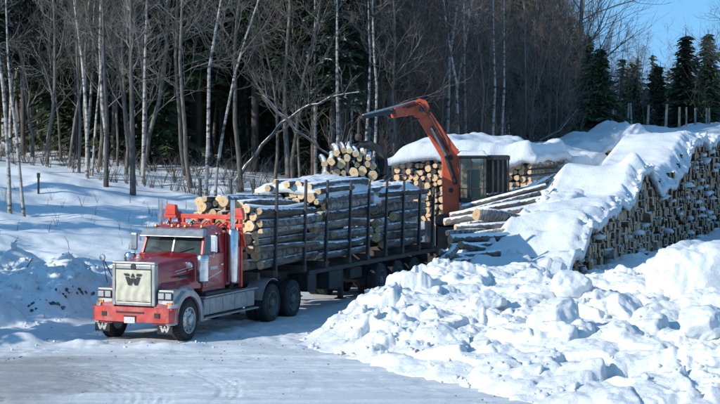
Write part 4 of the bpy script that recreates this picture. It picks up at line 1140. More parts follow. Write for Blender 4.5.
MB().box(-.8, .8, 1.30, 1.6, 1.95, 2.12).box(-.8, .8, 2.36, 2.41, 1.3, 2.6).build('dashboard', M['interior'], truck, bevel=.03)
for x in (-.45, .45): MB().box(x - .25, x + .25, 1.8, 2.3, 1.3, 1.7).box(x - .23, x + .23, 2.2, 2.34, 1.6, 2.32).build('seat', M['seat'], truck, bevel=.04)
MB().lathe([(.20, -.01), (.22, 0), (.20, .01)], (.45, 1.66, 2.1), 'y', 16).build('steering_wheel', M['ink'], truck)
# visor
MB().hexa([(-.98, 1.17, 2.60), (.98, 1.17, 2.60), (.96, 1.44, 2.63), (-.96, 1.44, 2.63), (-.92, 1.34, 2.80), (.92, 1.34, 2.80), (.90, 1.52, 2.82), (-.90, 1.52, 2.82)]).build('sun_visor', M['steel_grey'], truck, bevel=.02)
for x in (-.7, -.2, 0, .2, .7):
    MB().lathe([(0, .07), (.035, .06), (.05, 0)], (x, 1.62, 2.84), 'z', 10).build('marker_light', M['amber'], truck)
for x in (-.35, .35):   # roof horns
    MB().lathe([(.07, 0), (.03, .08), (.022, .55), (0, .56)], (x, 1.66, 2.93), 'y', 12).build('horn', M['chrome'], truck, smooth=True)
# mirrors
for sx in (-1, 1):
    mr = MB().box(1.22 * sx - .095, 1.22 * sx + .095, 1.30, 1.38, 2.20, 2.66).build('mirror', M['chrome'], truck, bevel=.03)
    MB().tube([(.93 * sx, 1.4, 2.62), (1.2 * sx, 1.36, 2.67), (1.22 * sx, 1.36, 2.60)], .015, 6).tube([(.96 * sx, 1.4, 2.12), (1.2 * sx, 1.36, 2.08), (1.22 * sx, 1.36, 2.22)], .015, 6).build('mirror_arm', M['chrome'], mr)
sm_ = MB().lathe([(0, -.03), (.07, -.025), (.085, 0), (.07, .03), (0, .035)], (0, 0, 0), 'y', 14)
for (x, y, z, bx2, by2, bz2) in [(-1.16, -.42, 2.12, -.95, -.1, 1.42), (.99, .40, 1.92, .86, .5, 1.75)]:
    q = MB().lathe([(0, -.03), (.08, -.025), (.095, 0), (.08, .03), (0, .035)], (x, y, z), 'y', 14).build('round_mirror', M['chrome'], truck, smooth=True)
    MB().tube([(x, y + .02, z), (bx2, by2, bz2)], .013, 6).build('mirror_stalk', M['black'], q)
MB().tube([(-1.16, -.42, 2.12), (-1.08, -.3, 1.45)], .012, 5).build('marker_rod', M['black'], truck)
# air cleaners
for sx in (-1, 1):
    MB().lathe([(0, 1.40), (.11, 1.42), (.165, 1.48), (.165, 1.98), (.175, 1.985), (.175, 2.02), (.165, 2.03), (.165, 2.10), (.13, 2.16), (0, 2.17)], (1.10 * sx, .92, 0), 'z', 20).build('air_cleaner', M['chrome'], truck, smooth=True, angle=30)
# exhausts
for sx in (-1, 1):
    ex_ = MB().lathe([(0, 1.28), (.13, 1.30), (.15, 1.36), (.15, 2.66), (.13, 2.72), (.07, 2.76)], (1.12 * sx, 2.60, 0), 'z', 18).build('exhaust_shield', M['chrome'], truck, smooth=True, angle=30)
    MB().lathe([(.065, 2.70), (.065, 3.54), (.05, 3.54), (.05, 3.0)], (1.12 * sx, 2.60, 0), 'z', 14).build('exhaust_pipe', M['chrome'], ex_, smooth=True, angle=30)
    MB().tube([(1.12 * sx, 2.60, 1.30), (1.0 * sx, 2.62, 1.1), (.5 * sx, 2.5, .9)], .06, 8).build('exhaust_elbow', M['rust'], ex_)
# red cupboard and headboard behind the cab
MB().box(-.98, .98, 2.50, 3.30, 1.22, 2.66).build('rear_cabinet', M['red'], truck, bevel=.02)
rk = MB()
rk.box(-1.25, 1.22, 3.02, 3.14, 2.98, 3.10).box(-1.25, 1.22, 3.02, 3.14, 2.76, 2.86)
for x in np.linspace(-1.1, 1.1, 6): rk.box(x - .035, x + .035, 3.03, 3.13, 2.86, 2.98)
for x in (-.8, .8): rk.box(x - .06, x + .06, 3.0, 3.15, 1.2, 2.78)
rk.box(-1.0, 1.0, 3.34, 3.44, 2.98, 3.07).box(-1.0, -.92, 3.14, 3.34, 2.98, 3.05).box(.92, 1.0, 3.14, 3.34, 2.98, 3.05).box(.9, 1.0, 3.34, 3.44, 1.1, 2.98).box(-1.0, -.9, 3.34, 3.44, 1.1, 2.98)
rk.hexa([(1.08, 3.04, 2.78), (1.16, 3.04, 2.78), (1.16, 3.12, 2.78), (1.08, 3.12, 2.78), (1.02, 3.4, 2.2), (1.1, 3.4, 2.2), (1.1, 3.48, 2.2), (1.02, 3.48, 2.2)])
rack = rk.build('cab_rack', M['red_rack'], truck, bevel=.012)
for sx in (-1, 1):
    a, b_ = (-1.22, -.72) if sx < 0 else (.72, 1.22)
    m_ = MB().prism([(a, 3.07), (b_, 3.07), (b_ - .06 * 1, 3.17), (b_ - .14, 3.17), (b_ - .18, 3.34), (a + .05, 3.36), (a + .02, 3.2)] if sx < 0 else [(a, 3.07), (b_, 3.07), (b_ - .02, 3.2), (b_ - .05, 3.30), (a + .18, 3.28), (a + .14, 3.17), (a + .06, 3.17)], 'y', 3.0, 3.16)
    m_.build('rack_horn', M['red_rack'], rack, bevel=.012)
for k, x in enumerate((-.5, -.1, .3, .55)): MB().tube([(x, 2.9, 2.72 + .02 * k), (x + .2, 2.98, 2.93), (x + .45, 2.95, 2.74)], .025, 6).build('air_hose', M['red_rack'] if k % 2 else M['ink'], truck)
# side steps, battery box and tank
for sx in (-1, 1):
    a, b_ = sorted((.62 * sx, 1.16 * sx))
    sb = MB().box(a, b_, .92, 3.85, .56, 1.0).build('side_box', M['alu'], truck, bevel=.03)
    c, d_ = sorted((1.0 * sx, 1.22 * sx))
    MB().box(c, d_, .86, 3.95, 1.02, 1.06).box(c, d_, .86, 4.0, .47, .51).build('step', M['alu'], sb, bevel=.008)
    for yy_ in (1.25, 1.95, 2.65, 3.35): MB().box(min(1.16 * sx, 1.175 * sx), max(1.16 * sx, 1.175 * sx), yy_ - .02, yy_ + .02, .58, .98).build('strap', M['chrome'], sb)
    MB().box(a, b_, 1.0, 2.4, 1.08, 1.14).build('cab_step', M['black'], truck)
    # quarter fender over the drive wheels
    V = []; F = []
    for k, aa in enumerate([R(q) for q in range(60, 176, 10)]):
        c_, s_ = math.cos(aa) * -.66, math.sin(aa) * .66
        y_ = 4.85 - math.cos(R(180) - aa) * .66; z_ = .55 + s_
        V += [(.66 * sx, y_, z_), (1.22 * sx, y_, z_), (1.22 * sx, y_ + .0, z_ + .02), (.66 * sx, y_, z_ + .02)]
    nn = len(V) // 4
    for k in range(nn - 1):
        for q in range(4): F.append((k * 4 + q, k * 4 + (q + 1) % 4, (k + 1) * 4 + (q + 1) % 4, (k + 1) * 4 + q))
    F.append((0, 1, 2, 3)); F.append(tuple((nn - 1) * 4 + q for q in range(4)))
    mm = MB(); mm.add(V, F); mm.build('quarter_fender', M['alu'], truck)
# fifth wheel bunk under the front load
MB().box(-1.2, 1.2, 4.95, 5.15, 1.24, 1.44).box(-.4, .4, 4.4, 6.6, 1.04, 1.24).box(-1.2, 1.2, 6.9, 7.1, 1.24, 1.44).box(-1.2, 1.2, 3.95, 4.1, 1.24, 1.44).build('bunk', M['rust'], truck, bevel=.01)

# wheels
def wheel_meshes(front=True):
    t = MB(); w = .15
    prof = [(.33, -w), (.47, -w - .01), (.515, -w + .02), (.53, -w + .05), (.53, w - .05), (.515, w - .02), (.47, w + .01), (.33, w)]
    t.lathe(prof, n=40)
    # tread blocks: proud, around the rim of the tyre
    for k in range(40):
        a = 2 * math.pi * k / 40
        for (x0, x1, da) in ((-w + .03, -.01, 0), (.01, w - .03, .5 * 2 * math.pi / 40)):
            V = []
            for rr in (.525, .545):
                for (xx, aa) in ((x0, a + da - .05), (x1, a + da - .05), (x1, a + da + .05), (x0, a + da + .05)):
                    V.append((xx, rr * math.cos(aa), rr * math.sin(aa)))
            t.hexa(V)
    r = MB()
    if front: prof = [(.33, w - .005), (.345, w + .012), (.32, w + .012), (.30, w - .03), (.24, w - .02), (.20, w + .005), (.14, w + .015), (.13, w + .07), (.09, w + .10), (0, w + .105)]
    else: prof = [(.33, w - .005), (.345, w + .012), (.32, w + .012), (.30, w - .06), (.26, w - .12), (.17, w - .13), (.15, w - .12), (.13, w + .0), (.08, w + .03), (0, w + .035)]
    r.lathe(prof, n=30); r.lathe([(.33, -w), (.30, -w + .03), (0, -w + .04)], n=30)
    hl = MB()
    for k in range(10):
        a = 2 * math.pi * k / 10
        rr = .265; d_ = w - .018 if front else w - .115
        hl.lathe([(0, .004), (.026, .004), (.028, -.006)], (d_, rr * math.cos(a), rr * math.sin(a)), 'x', 8)
    nu = MB()
    for k in range(10):
        a = 2 * math.pi * (k + .5) / 10; rr = .17
        d_ = w + .01 if front else w - .125
        nu.lathe([(.014, -.01), (.014, .03), (0, .032)], (d_, rr * math.cos(a), rr * math.sin(a)), 'x', 6)
    return t, r, hl, nu
wproto = {}
def make_wheel(parent, x, y, side, front, label=None, gap=0.0):
    """side +1: outer face towards +x"""
    key = front
    root = empty('wheel', (x, y, .53)); root.parent = parent
    root.rotation_euler = (0, 0, 0 if side > 0 else math.pi)
    if key not in wproto:
        t, r, hl, nu = wheel_meshes(front)
        to = t.build('tyre', M['rubber'], root, smooth=True, angle=30); ro = r.build('rim', M['rim'] if front else M['rim_dirty'], root, smooth=True, angle=40)
        ho = hl.build('hand_hole', M['ink'], root); no = nu.build('lug_nut', M['chrome'] if front else M['rim_dirty'], root)
        wproto[key] = (to, ro, ho, no)
    else:
        for c in wproto[key]:
            d = c.copy(); COL.objects.link(d); d.parent = root
    root.rotation_euler.x = rs.rand() * 6.28 if side > 0 else rs.rand() * 6.28
    return root
for sx in (-1, 1): make_wheel(truck, 1.05 * sx, 0, sx, True)
for s_ in (4.85, 6.20):
    for sx in (-1, 1):
        make_wheel(truck, 1.07 * sx, s_, sx, False); make_wheel(truck, .73 * sx, s_, sx, False)

# ------------------------------------------------------------------ trailer
trailer = empty('log_trailer', (TO[0], TO[1], 0), -TH)
tag(trailer, 'long dark log trailer with tall black stakes coupled behind the red truck', 'trailer')
fr = MB().box(-.5, -.38, 6.4, 17.3, 1.0, 1.24).box(.38, .5, 6.4, 17.3, 1.0, 1.24)
for s_ in np.arange(6.9, 17.3, .9): fr.box(-.38, .38, s_, s_ + .1, 1.05, 1.2)
fr.box(-1.2, -1.1, 7.3, 17.3, 1.12, 1.24).box(1.1, 1.2, 7.3, 17.3, 1.12, 1.24).box(-1.22, 1.22, 17.3, 17.42, .95, 1.30)
fr.build('trailer_frame', M['rust'], trailer, bevel=.01)
stake_s = [(5.1, 4.0), (7.0, 3.93), (8.5, 3.86), (10.2, 3.78), (11.6, 3.72), (13.0, 3.70), (14.4, 3.62), (15.8, 3.62), (17.0, 3.30)]
for (s_, zt) in stake_s:
    MB().box(-1.22, 1.22, s_ - .09, s_ + .09, 1.26, 1.44).build('bolster', M['rust'], trailer, bevel=.01)
    for sx in (-1, 1):
        o = MB().hexa([(1.17 * sx - .05, s_ - .055, 1.44), (1.17 * sx + .05, s_ - .055, 1.44), (1.17 * sx + .05, s_ + .055, 1.44), (1.17 * sx - .05, s_ + .055, 1.44), (1.24 * sx - .032, s_ - .04, zt), (1.24 * sx + .032, s_ - .04, zt), (1.24 * sx + .032, s_ + .04, zt), (1.24 * sx - .032, s_ + .04, zt)]).build('stake', M['black'], trailer, bevel=.008)
MB().box(-1.15, 1.15, 7.3, 7.9, .62, 1.12).build('tool_and_shade_box', M['black'], trailer, bevel=.02)  # dark box added to fill the shadowed gap behind the drive wheels
MB().box(-.9, .9, 10.9, 11.8, .70, 1.0).build('shade_fill_block', M['black'], trailer, bevel=.02)  # dark block added below the deck, standing for shadow
MB().box(-.55, .55, 8.0, 12.2, .78, 1.0).box(-.62, .62, 12.2, 16.2, .62, 1.0).build('shade_fill_frame', M['rust'], trailer, bevel=.01)  # deep dark boxes added so the underside reads as shade
MB().box(-1.0, -.6, 8.7, 9.5, .55, 1.1).build('tool_and_shade_box', M['black'], trailer, bevel=.02)
MB().box(.6, 1.1, 8.9, 9.8, .55, 1.1).build('tool_and_shade_box', M['black'], trailer, bevel=.02)
for sx in (-1, 1): MB().box(.75 * sx - .07, .75 * sx + .07, 10.4, 10.55, .15, 1.1).box(.75 * sx - .14, .75 * sx + .14, 10.33, 10.62, .12, .16).build('landing_leg', M['black'], trailer)
for s_ in (12.6, 14.0, 15.4):
    MB().tube([(-.95, s_, .53), (.95, s_, .53)], .1).build('axle', M['black'], trailer)
    for sx in (-1, 1):
        make_wheel(trailer, 1.07 * sx, s_, sx, False); make_wheel(trailer, .73 * sx, s_, sx, False)
for sx in (-1, 1): MB().box(.65 * sx - .02 if sx > 0 else -1.2, 1.2 if sx > 0 else -.63, 16.5, 16.52, .25, 1.1).build('mud_flap', M['rubber'], trailer)

# ------------------------------------------------------------------ loader
LY = 78.0
base = at(452, LY, z=1.2)
ldr = empty('log_loader', base, 0.0); tag(ldr, 'orange knuckleboom log loader with snowy glass cab lifting a bunch of logs', 'loader')
def lp(px, py, dy=0.0):
    v = at(px, LY + dy, py); return v - base
def beam(mb, p, q, w0, h0, w1, h1, mi=0):
    """box beam from p to q: width in depth (y), height perpendicular in the picture plane"""
    p, q = Vector(p), Vector(q); d = (q - p).normalized(); yv = Vector((0, 1, 0)); yv = (yv - d * yv.dot(d)).normalized(); n_ = d.cross(yv)
    V = []
    for c, w, h in ((p, w0, h0), (q, w1, h1)):
        V += [c - yv * w / 2 - n_ * h / 2, c + yv * w / 2 - n_ * h / 2, c + yv * w / 2 + n_ * h / 2, c - yv * w / 2 + n_ * h / 2]
    return mb.hexa([tuple(v) for v in V], mi)
b1 = MB(); beam(b1, lp(451, 222), lp(450.5, 158), .55, .60, .55, .68); beam(b1, lp(450.5, 160), lp(449, 150), .55, .68, .52, .70)
b1.build('boom_column', M['orange'], ldr, bevel=.03)
b2 = MB(); beam(b2, lp(450.8, 156), lp(424, 115), .52, .70, .44, .56)
boom = b2.build('main_boom', M['orange'], ldr, bevel=.03)
el = MB().prism([(lp(x, y).x, lp(x, y).z) for x, y in [(412, 108), (415, 100.5), (420, 98.5), (426, 100.5), (429, 106), (428, 114), (422, 119), (414, 117)]], 'y', -.27, .27)
elb = el.build('elbow_plate', M['orange'], ldr, bevel=.02)
MB().lathe([(0, -.32), (.10, -.32), (.10, .32), (0, .32)], tuple(lp(421, 109)), 'y', 14).build('elbow_pin', M['black'], elb)
b3 = MB(); beam(b3, lp(417, 107, -.0), lp(393, 113, -1.0), .34, .52, .30, .36)
stk = b3.build('stick', M['orange'], ldr, bevel=.02)
b4 = MB(); beam(b4, lp(394, 111.5, -1.0), lp(360.5, 117.5, -2.4), .22, .16, .18, .13); b4.build('stick_extension', M['black'], stk, bevel=.01)
MB().tube([lp(415, 101.5, .0), lp(393, 107.5, -1.0), lp(363, 115.5, -2.3)], .055, 8).build('stick_cylinder', M['pale_steel'], stk)
MB().box(*sorted((lp(404, 0).x, lp(407.5, 0).x)), -.42, -.36, *sorted((lp(0, 116, ).z, lp(0, 112).z))).build('stick_plate', M['pale_steel'], stk)
MB().tube([lp(455.5, 184, -.34), lp(446, 156, -.36)], .085, 10).build('ram_barrel', M['black'], boom)
MB().tube([lp(446, 156, -.36), lp(431, 128, -.34)], .045, 8).build('ram_rod', M['pale_steel'], boom)
for (x, y) in ((450.5, 157), (433, 129), (450.6, 190)): MB().lathe([(0, -.30), (.09, -.29), (.11, -.25), (.11, .25), (.09, .29), (0, .30)], tuple(lp(x, y)), 'y', 12).build('pin', M['black'], boom)
MB().tube([lp(447, 150, -.30), lp(440, 136, -.33), lp(428, 114, -.30), lp(418, 104, -.32), lp(404, 109, -.7)], .028, 6).tube([lp(449, 152, -.30), lp(443, 136, -.37), lp(430, 113, -.34), lp(420, 102, -.36), (lp(402, 108, -.8))], .024, 6).build('hose_bundle', M['ink'], boom)
for k in range(3): MB().tube([lp(452, 150 + 3 * k, .28), lp(444, 132 + 3 * k, .35), lp(429, 112 + k, .28)], .025, 5).build('hydraulic_hose', M['ink'], boom)
# base turret
MB().lathe([(.6, 0), (.75, .05), (.75, .35), (.55, .45), (0, .46)], (0.1, 0, 0.2), 'z', 20).box(-.6, 2.2, -.9, .9, -1.3, .2).box(-1.0, -.7, -1.5, 1.5, -1.2, .3).build('turret', M['black'], ldr, bevel=.02)
# cab: frame posts, glass, floor, roof; rear engine frame
x0, x1 = lp(458.5, 0).x, lp(485.5, 0).x; zt, zb = lp(0, 157).z, lp(0, 200).z
cb = MB(); t_ = .05
for (xa, ya) in ((x0, -.7), (x1 - t_, -.7), (x0, .7 - t_), (x1 - t_, .7 - t_)): cb.box(xa, xa + t_, ya, ya + t_, zb, zt)
cb.box(x0, x1, -.7, -.7 + t_, zt - .05, zt).box(x0, x1, .65, .7, zt - .05, zt).box(x0, x1, -.7, -.7 + t_, zb, zb + .12).box(x0 + .42, x0 + .46, -.7, -.66, zb, zt)
cb.box(x0, x1, -.7, -.66, zb + .45, zb + .49)
lc = cb.build('cab_frame', M['black'], ldr, bevel=.008)
MB().box(x0 - .05, x1 + .05, -.75, .75, zt, zt + .08).build('cab_roof', M['black'], lc, bevel=.02)
MB().box(x0, x1, -.66, .66, zb - .08, zb).build('cab_floor', M['black'], lc)
for (a, b_) in ((x0 + t_, x0 + .42), (x0 + .46, x1 - t_)):
    MB().box(a, b_, -.685, -.675, zb + .49, zt - .05).build('window', M['glass'], lc)
    MB().box(a, b_, -.685, -.675, zb + .12, zb + .45).build('window', M['glass'], lc)
MB().box(x0 + .01, x0 + .02, -.62, .62, zb + .12, zt - .05).build('window', M['glass'], lc)
_gx = np.arange(x0 - .06, x1 + .07, .06); _gy = np.arange(-.74, .76, .06); _A, _B = np.meshgrid(_gx, _gy)
_e = sstep(0, .16, np.minimum(np.minimum(_A - _gx[0], _gx[-1] - _A), np.minimum(_B + .74, _gy[-1] - _B)))
snow_cap('snow_cover', np.stack([_A + base.x, _B + base.y, zt + .1 + base.z + _e * (.14 + .16 * fbm(_A * 2, _B * 2, 3, 9))], 2), .025, 'small snow cushion on the roof of the loader cab')
MB().box(x0 + .35, x0 + .85, -.1, .45, zb, zb + .5).box(x0 + .35, x0 + .85, .35, .5, zb + .5, zb + 1.15).build('operator_seat', M['seat'], ldr, bevel=.04)
xr = lp(509, 0).x
rf = MB(); 
for xa in (x1 + .22, x1 + .42, xr - .1, xr - .3): rf.box(xa, xa + .07, -.6, -.52, lp(0, 193).z, zt)
rf.box(x1, xr, -.62, -.5, zt - .09, zt).box(x1, xr, -.6, .6, zt, zt + .06).box(x1 + .05, xr - .05, .3, .5, lp(0, 193).z, zt - .1)
rf.build('engine_guard', M['black'], ldr, bevel=.008)
# grapple and its bunch
gtop = lp(359, 117.5, -2.5)
gp = MB()
gp.tube([gtop, lp(358.5, 134, -2.5)], .05, 8).lathe([(.10, -.12), (.14, 0), (.10, .12)], tuple(lp(358.5, 137, -2.5)), 'z', 12)
grp = gp.build('grapple_head', M['rust'], ldr)
MB().tube([gtop, lp(350, 130, -2.5), lp(346, 146, -2.5)], .03, 6).build('link_bar', M['rust'], grp)
gc = lp(360, 168, -2.0)
for sx in (-1, 1):
    for dy in (-.35, .0, .35) if sx > 0 else (-.2, .2):
        pts_ = []
        for k in range(11):
            a = R(92 - k * 21) if sx > 0 else R(88 + k * 17)
            rr = (1.05 + .10 * math.sin(k * .9)) if sx > 0 else .95
            pts_.append((gc.x + rr * math.cos(a) * (.92 if sx > 0 else .9), gc.y + dy, gc.z + rr * math.sin(a) * .82))
        MB().tube(pts_, [.17, .17, .16, .16, .15, .14, .13, .11, .10, .07, .03], 6).build('grapple_claw', M['black'], ldr, smooth=True)
glogs = log_mesh('cut_log', 4.6, 0.15, 12, 777, 'bark_log', 'end')
gpk = []
q = np.random.RandomState(4)
for k in range(900):
    r = q.uniform(.10, .18); a = q.rand() * 6.28; d_ = .95 * math.sqrt(q.rand())
    u, v = d_ * math.cos(a) * 1.25, d_ * math.sin(a) * .78
    if d_ + r > 1.06: continue
    if all((u - c[0]) ** 2 + (v - c[1]) ** 2 > ((r + c[2]) * .97) ** 2 for c in gpk): gpk.append((u, v, r))
gpk.sort(key=lambda c: (-round(c[1] / .3), c[0]))
rows = {}
for (u, v, r) in gpk: rows.setdefault(round(v / .3), []).append((u, v, r))
for ri, key in enumerate(sorted(rows, reverse=True)):
    for ci, (u, v, r) in enumerate(sorted(rows[key])):
        c = base + gc
        o = place_log(glogs if rs.rand() < .5 else load_logs[rs.randint(16)], (c.x + u * .85 - .42, c.y - 2.1 + rs.uniform(-.2, .2), c.z + v * 1.05 - .06), (-.02 + rs.uniform(-.03, .03), .99, .03), rs.rand() * 6, (r / .15, 1, r / .15))
        tag(o, f"{size_word(r)} log held by the grapple, {ORD[ci]} from the left in row {ORD[ri]} from the top", 'log', 'logs held in the grapple')

# ------------------------------------------------------------------ trees
class TB_:
    """fast triangle/quad collector"""
    def __init__(s): s.V = []; s.F = []; s.n = 0
    def tube(s, P, Rr, n=5):
        P = np.asarray(P, float); k = len(P)
        D = np.gradient(P, axis=0); D /= np.maximum(np.linalg.norm(D, axis=1)[:, None], 1e-9)
        up = np.where(np.abs(D[:, 2:3]) < .9, np.array([[0, 0, 1.]]), np.array([[1., 0, 0]]))
        up = np.repeat(np.array([[0, 0, 1.]]) if abs(D[0, 2]) < .9 else np.array([[1., 0, 0]]), k, 0)
        E1 = np.cross(D, up); E1 /= np.maximum(np.linalg.norm(E1, axis=1)[:, None], 1e-9); E2 = np.cross(D, E1)
        a = np.arange(n) * 2 * math.pi / n
        ring = (np.cos(a)[None, :, None] * E1[:, None, :] + np.sin(a)[None, :, None] * E2[:, None, :]) * np.asarray(Rr)[:, None, None] + P[:, None, :]
        s.V.append(ring.reshape(-1, 3))
        i, j = np.meshgrid(np.arange(n), np.arange(k - 1)); A = (j * n + i).ravel(); B = (j * n + (i + 1) % n).ravel()
        s.F.append(np.stack([A, B, B + n, A + n], 1) + s.n); s.n += n * k
    def quad(s, q):
        s.V.append(np.asarray(q)); s.F.append(np.array([[0, 1, 2, 3]]) + s.n); s.n += 4
    def mesh(s, name, m, smooth=False):
        return mesh_np(name, np.concatenate(s.V), np.concatenate(s.F), m, smooth=smooth)

def grow(tb, p, d, length, r, level, q, maxl, up=.25):
    k = 5 if level < 2 else 3
    P = [p]; dd = d.copy()
    for i in range(k):
        dd = dd + q.randn(3) * .16 + np.array([0, 0, up * .35]); dd /= np.linalg.norm(dd)
        P.append(P[-1] + dd * length / k)
    Rr = np.linspace(r, r * .35, k + 1)
    tb.tube(P, Rr, 4 if level == 0 else 3)
    if level >= maxl: return
    nb = [7, 5, 4][min(level, 2)]
    for i in range(nb):
        t = .25 + .72 * (i + q.rand() * .6) / nb; f = t * k; i0 = min(int(f), k - 1)
        pp = P[i0] + (P[i0 + 1] - P[i0]) * (f - i0)
        base_d = P[i0 + 1] - P[i0]; base_d = base_d / np.linalg.norm(base_d)
        side = q.randn(3); side -= side.dot(base_d) * base_d; side /= np.linalg.norm(side)
        nd = base_d * .75 + side * .75; nd /= np.linalg.norm(nd)
        grow(tb, pp, nd, length * q.uniform(.38, .62), max(r * .45, .006), level + 1, q, maxl, up)

def bare_tree_meshes(H, r0, seed, first=.35, nb=26, trunk_path=None, spread=.26, maxl=2, droop=0.0, tm='trunk', cm='twig', blen=1.0, rmin=.0):
    q = np.random.RandomState(seed)
    if trunk_path is None:
        n = 12; P = [np.zeros(3)]; off = np.zeros(2); v = q.randn(2) * .02
        for i in range(1, n + 1):
            v = v * .8 + q.randn(2) * .035; off = off + v * H / n * 2.2
            P.append(np.array([off[0], off[1], H * i / n]))
        P = np.array(P)
    else: P = np.array(trunk_path, float); n = len(P) - 1
    P = np.vstack([P[0] - np.array([0, 0, .4]), P])
    tt = np.linspace(0, 1, len(P)); Rr = r0 * (1 - .85 * tt ** 1.1) ; Rr[0] = r0 * 1.25; Rr[1] = r0 * 1.12
    t = TB_(); t.tube(P, Rr, 8)
    c = TB_()
    for i in range(nb):
        f = first + (1 - first) * ((i + q.rand()) / nb); x = f * (len(P) - 1); i0 = min(int(x), len(P) - 2)
        p = P[i0] + (P[i0 + 1] - P[i0]) * (x - i0)
        a = q.rand() * 6.28; el = q.uniform(.25, .9) - droop
        d = np.array([math.cos(a) * math.cos(el), math.sin(a) * math.cos(el), math.sin(el)])
        L_ = H * spread * (1.15 - .8 * (f - first) / (1 - first)) * q.uniform(.5, 1.1) * blen
        grow(c, p, d, L_, max(Rr[i0] * .38, .012), 0, q, maxl, up=.35 - droop)
    return t.mesh('trunk', M[tm], smooth=True), c.mesh('crown', M[cm])

def spruce_meshes(H, R0, seed, first=.08, dens=1.0, cm='needle', ragged=.25, dead=False):
    q = np.random.RandomState(seed)
    t = TB_(); t.tube([(0, 0, -.4), (0, 0, H * .5), (0, 0, H * .98)], [.0105 * H, .007 * H, .01], 7)
    c = TB_()
    z = H * first; QV = []
    while z < H * .985:
        f = (z / H - first) / (1 - first); rad = R0 * (1 - f) ** .85 * (1 + q.uniform(-ragged, ragged)) + .12
        nb = max(4, int((6 + 5 * (1 - f)) * dens)); a0 = q.rand() * 6.28
        for k in range(nb):
            if q.rand() < .12: continue
            a = a0 + 6.28 * k / nb + q.uniform(-.25, .25); L_ = rad * q.uniform(.6, 1.12)
            droop = (.30 + .25 * (1 - f)) * q.uniform(.6, 1.3) - .25 * f
            dx, dy = math.cos(a), math.sin(a)
            zz = z + q.uniform(-.12, .12)
            ns = max(2, int(L_ / .22))
            for s_ in range(ns):
                u = (s_ + .5 + q.uniform(-.2, .2)) / ns; x = L_ * u
                pz = zz - droop * x + .22 * droop * x * u
                w = (.10 + .34 * (1 - abs(u - .35))) * min(1, L_ / 1.2 + .3) * q.uniform(.7, 1.2); l = .24 + .10 * q.rand()
                p = np.array([dx * x, dy * x, pz])
                for side in (-1, 1):
                    sa = a + side * q.uniform(.55, 1.0); sd = np.array([math.cos(sa), math.sin(sa), -.35 * q.rand() - .1])
                    pe = np.array([-sd[1], sd[0], q.uniform(-.5, .5)]) * .11
                    tip = p + sd * (w + .18)
                    QV.append([p - pe * .6, p + pe * .6, tip + pe * .25 - np.array([0, 0, .05]), tip - pe * .6 - np.array([0, 0, .02])])
                if s_ % 2 == 0:
                    h_ = .14 + .1 * q.rand(); ax_ = np.array([dx, dy, -droop]) * l
                    QV.append([p - ax_ * .8, p + ax_ * .8, p + ax_ * .5 - np.array([0, 0, h_]), p - ax_ * .6 - np.array([0, 0, h_ * .9])])
        z += (.26 + .20 * (1 - f)) * (H / 12) ** .5 / dens
    # leader
    QV.append([[-.03, 0, H * .95], [.03, 0, H * .95], [.015, 0, H * 1.03], [-.015, 0, H * 1.03]])
    QV.append([[0, -.03, H * .95], [0, .03, H * .95], [0, .015, H * 1.03], [0, -.015, H * 1.03]])
    V = np.array(QV).reshape(-1, 3); F = np.arange(len(V)).reshape(-1, 4)
    return t.mesh('trunk', M['spruce_trunk'], smooth=True), mesh_np('crown', V, F, M[cm])

def put_tree(name, meshes, x, y, label, cat, group=None, rz=None, sc=1.0, z=None):
    o = empty(name, (x, y, gz(x, y) if z is None else z), rs.rand() * 6.28 if rz is None else rz)
    o.scale = (sc, sc, sc)
    link('trunk', meshes[0], o); link('crown', meshes[1], o)
    tag(o, label, cat, group); return o

bare_v = [bare_tree_meshes(q_[0], q_[1], 300 + i, first=q_[2], nb=q_[3], spread=q_[4], cm=q_[5], tm=q_[6]) for i, q_ in enumerate([
    (17, .105, .30, 26, .17, 'twig', 'trunk'), (15, .08, .25, 24, .18, 'twig', 'trunk'), (19, .125, .35, 28, .18, 'twig', 'trunk'), (13, .08, .15, 26, .22, 'twig_red', 'trunk'),
    (16, .085, .40, 24, .15, 'twig', 'birch'), (18, .095, .45, 24, .16, 'twig_red', 'birch'), (11, .06, .12, 26, .24, 'twig_red', 'trunk'), (14, .09, .2, 24, .2, 'twig', 'trunk')])]
spr_v = [spruce_meshes(14, 2.2, 400, .30, ragged=.4), spruce_meshes(17, 2.5, 401, .34, ragged=.4), spruce_meshes(11, 2.0, 402, .08, ragged=.4), spruce_meshes(8, 1.6, 403, .04, ragged=.35), spruce_meshes(15, 1.8, 404, .38, ragged=.5, cm='needle_snow'), spruce_meshes(5.5, 1.25, 405, .04, cm='needle_snow')]

# named foreground trees: path in the picture at a depth of their own
def path_tree(pts, Y, r0, seed, label, cat='birch', name='birch_tree', nb=16, first=.4, spread=.14, tm='birch', cm='twig', extra=6.0, group=None):
    r0 = r0 * 0.68
    w = [at(px, Y, py) for px, py in pts]
    if extra > 0:
        d = (w[-1] - w[-2]).normalized() * .6 + Vector((0, 0, .4)); d.normalize(); w.append(w[-1] + d * extra * .5); w.append(w[-1] + (d + Vector((.05, .02, 0))) * extra * .5)
    b0 = w[0]; P = []
    for i in range(len(w) - 1):
        for k in range(3): P.append(w[i].lerp(w[i + 1], k / 3))
    P.append(w[-1]); g = gz(b0.x, b0.y)
    P = [np.array(p - b0) for p in P]; H = float(P[-1][2])
    z = b0.z if abs(g - b0.z) > 1.5 else g
    tm_, cm_ = bare_tree_meshes(H, r0, seed, first=first, nb=nb, trunk_path=P, spread=spread, tm=tm, cm=cm)
    o = empty(name, (b0.x, b0.y, g)); link('trunk', tm_, o); link('crown', cm_, o); tag(o, label, cat, group)
    return o
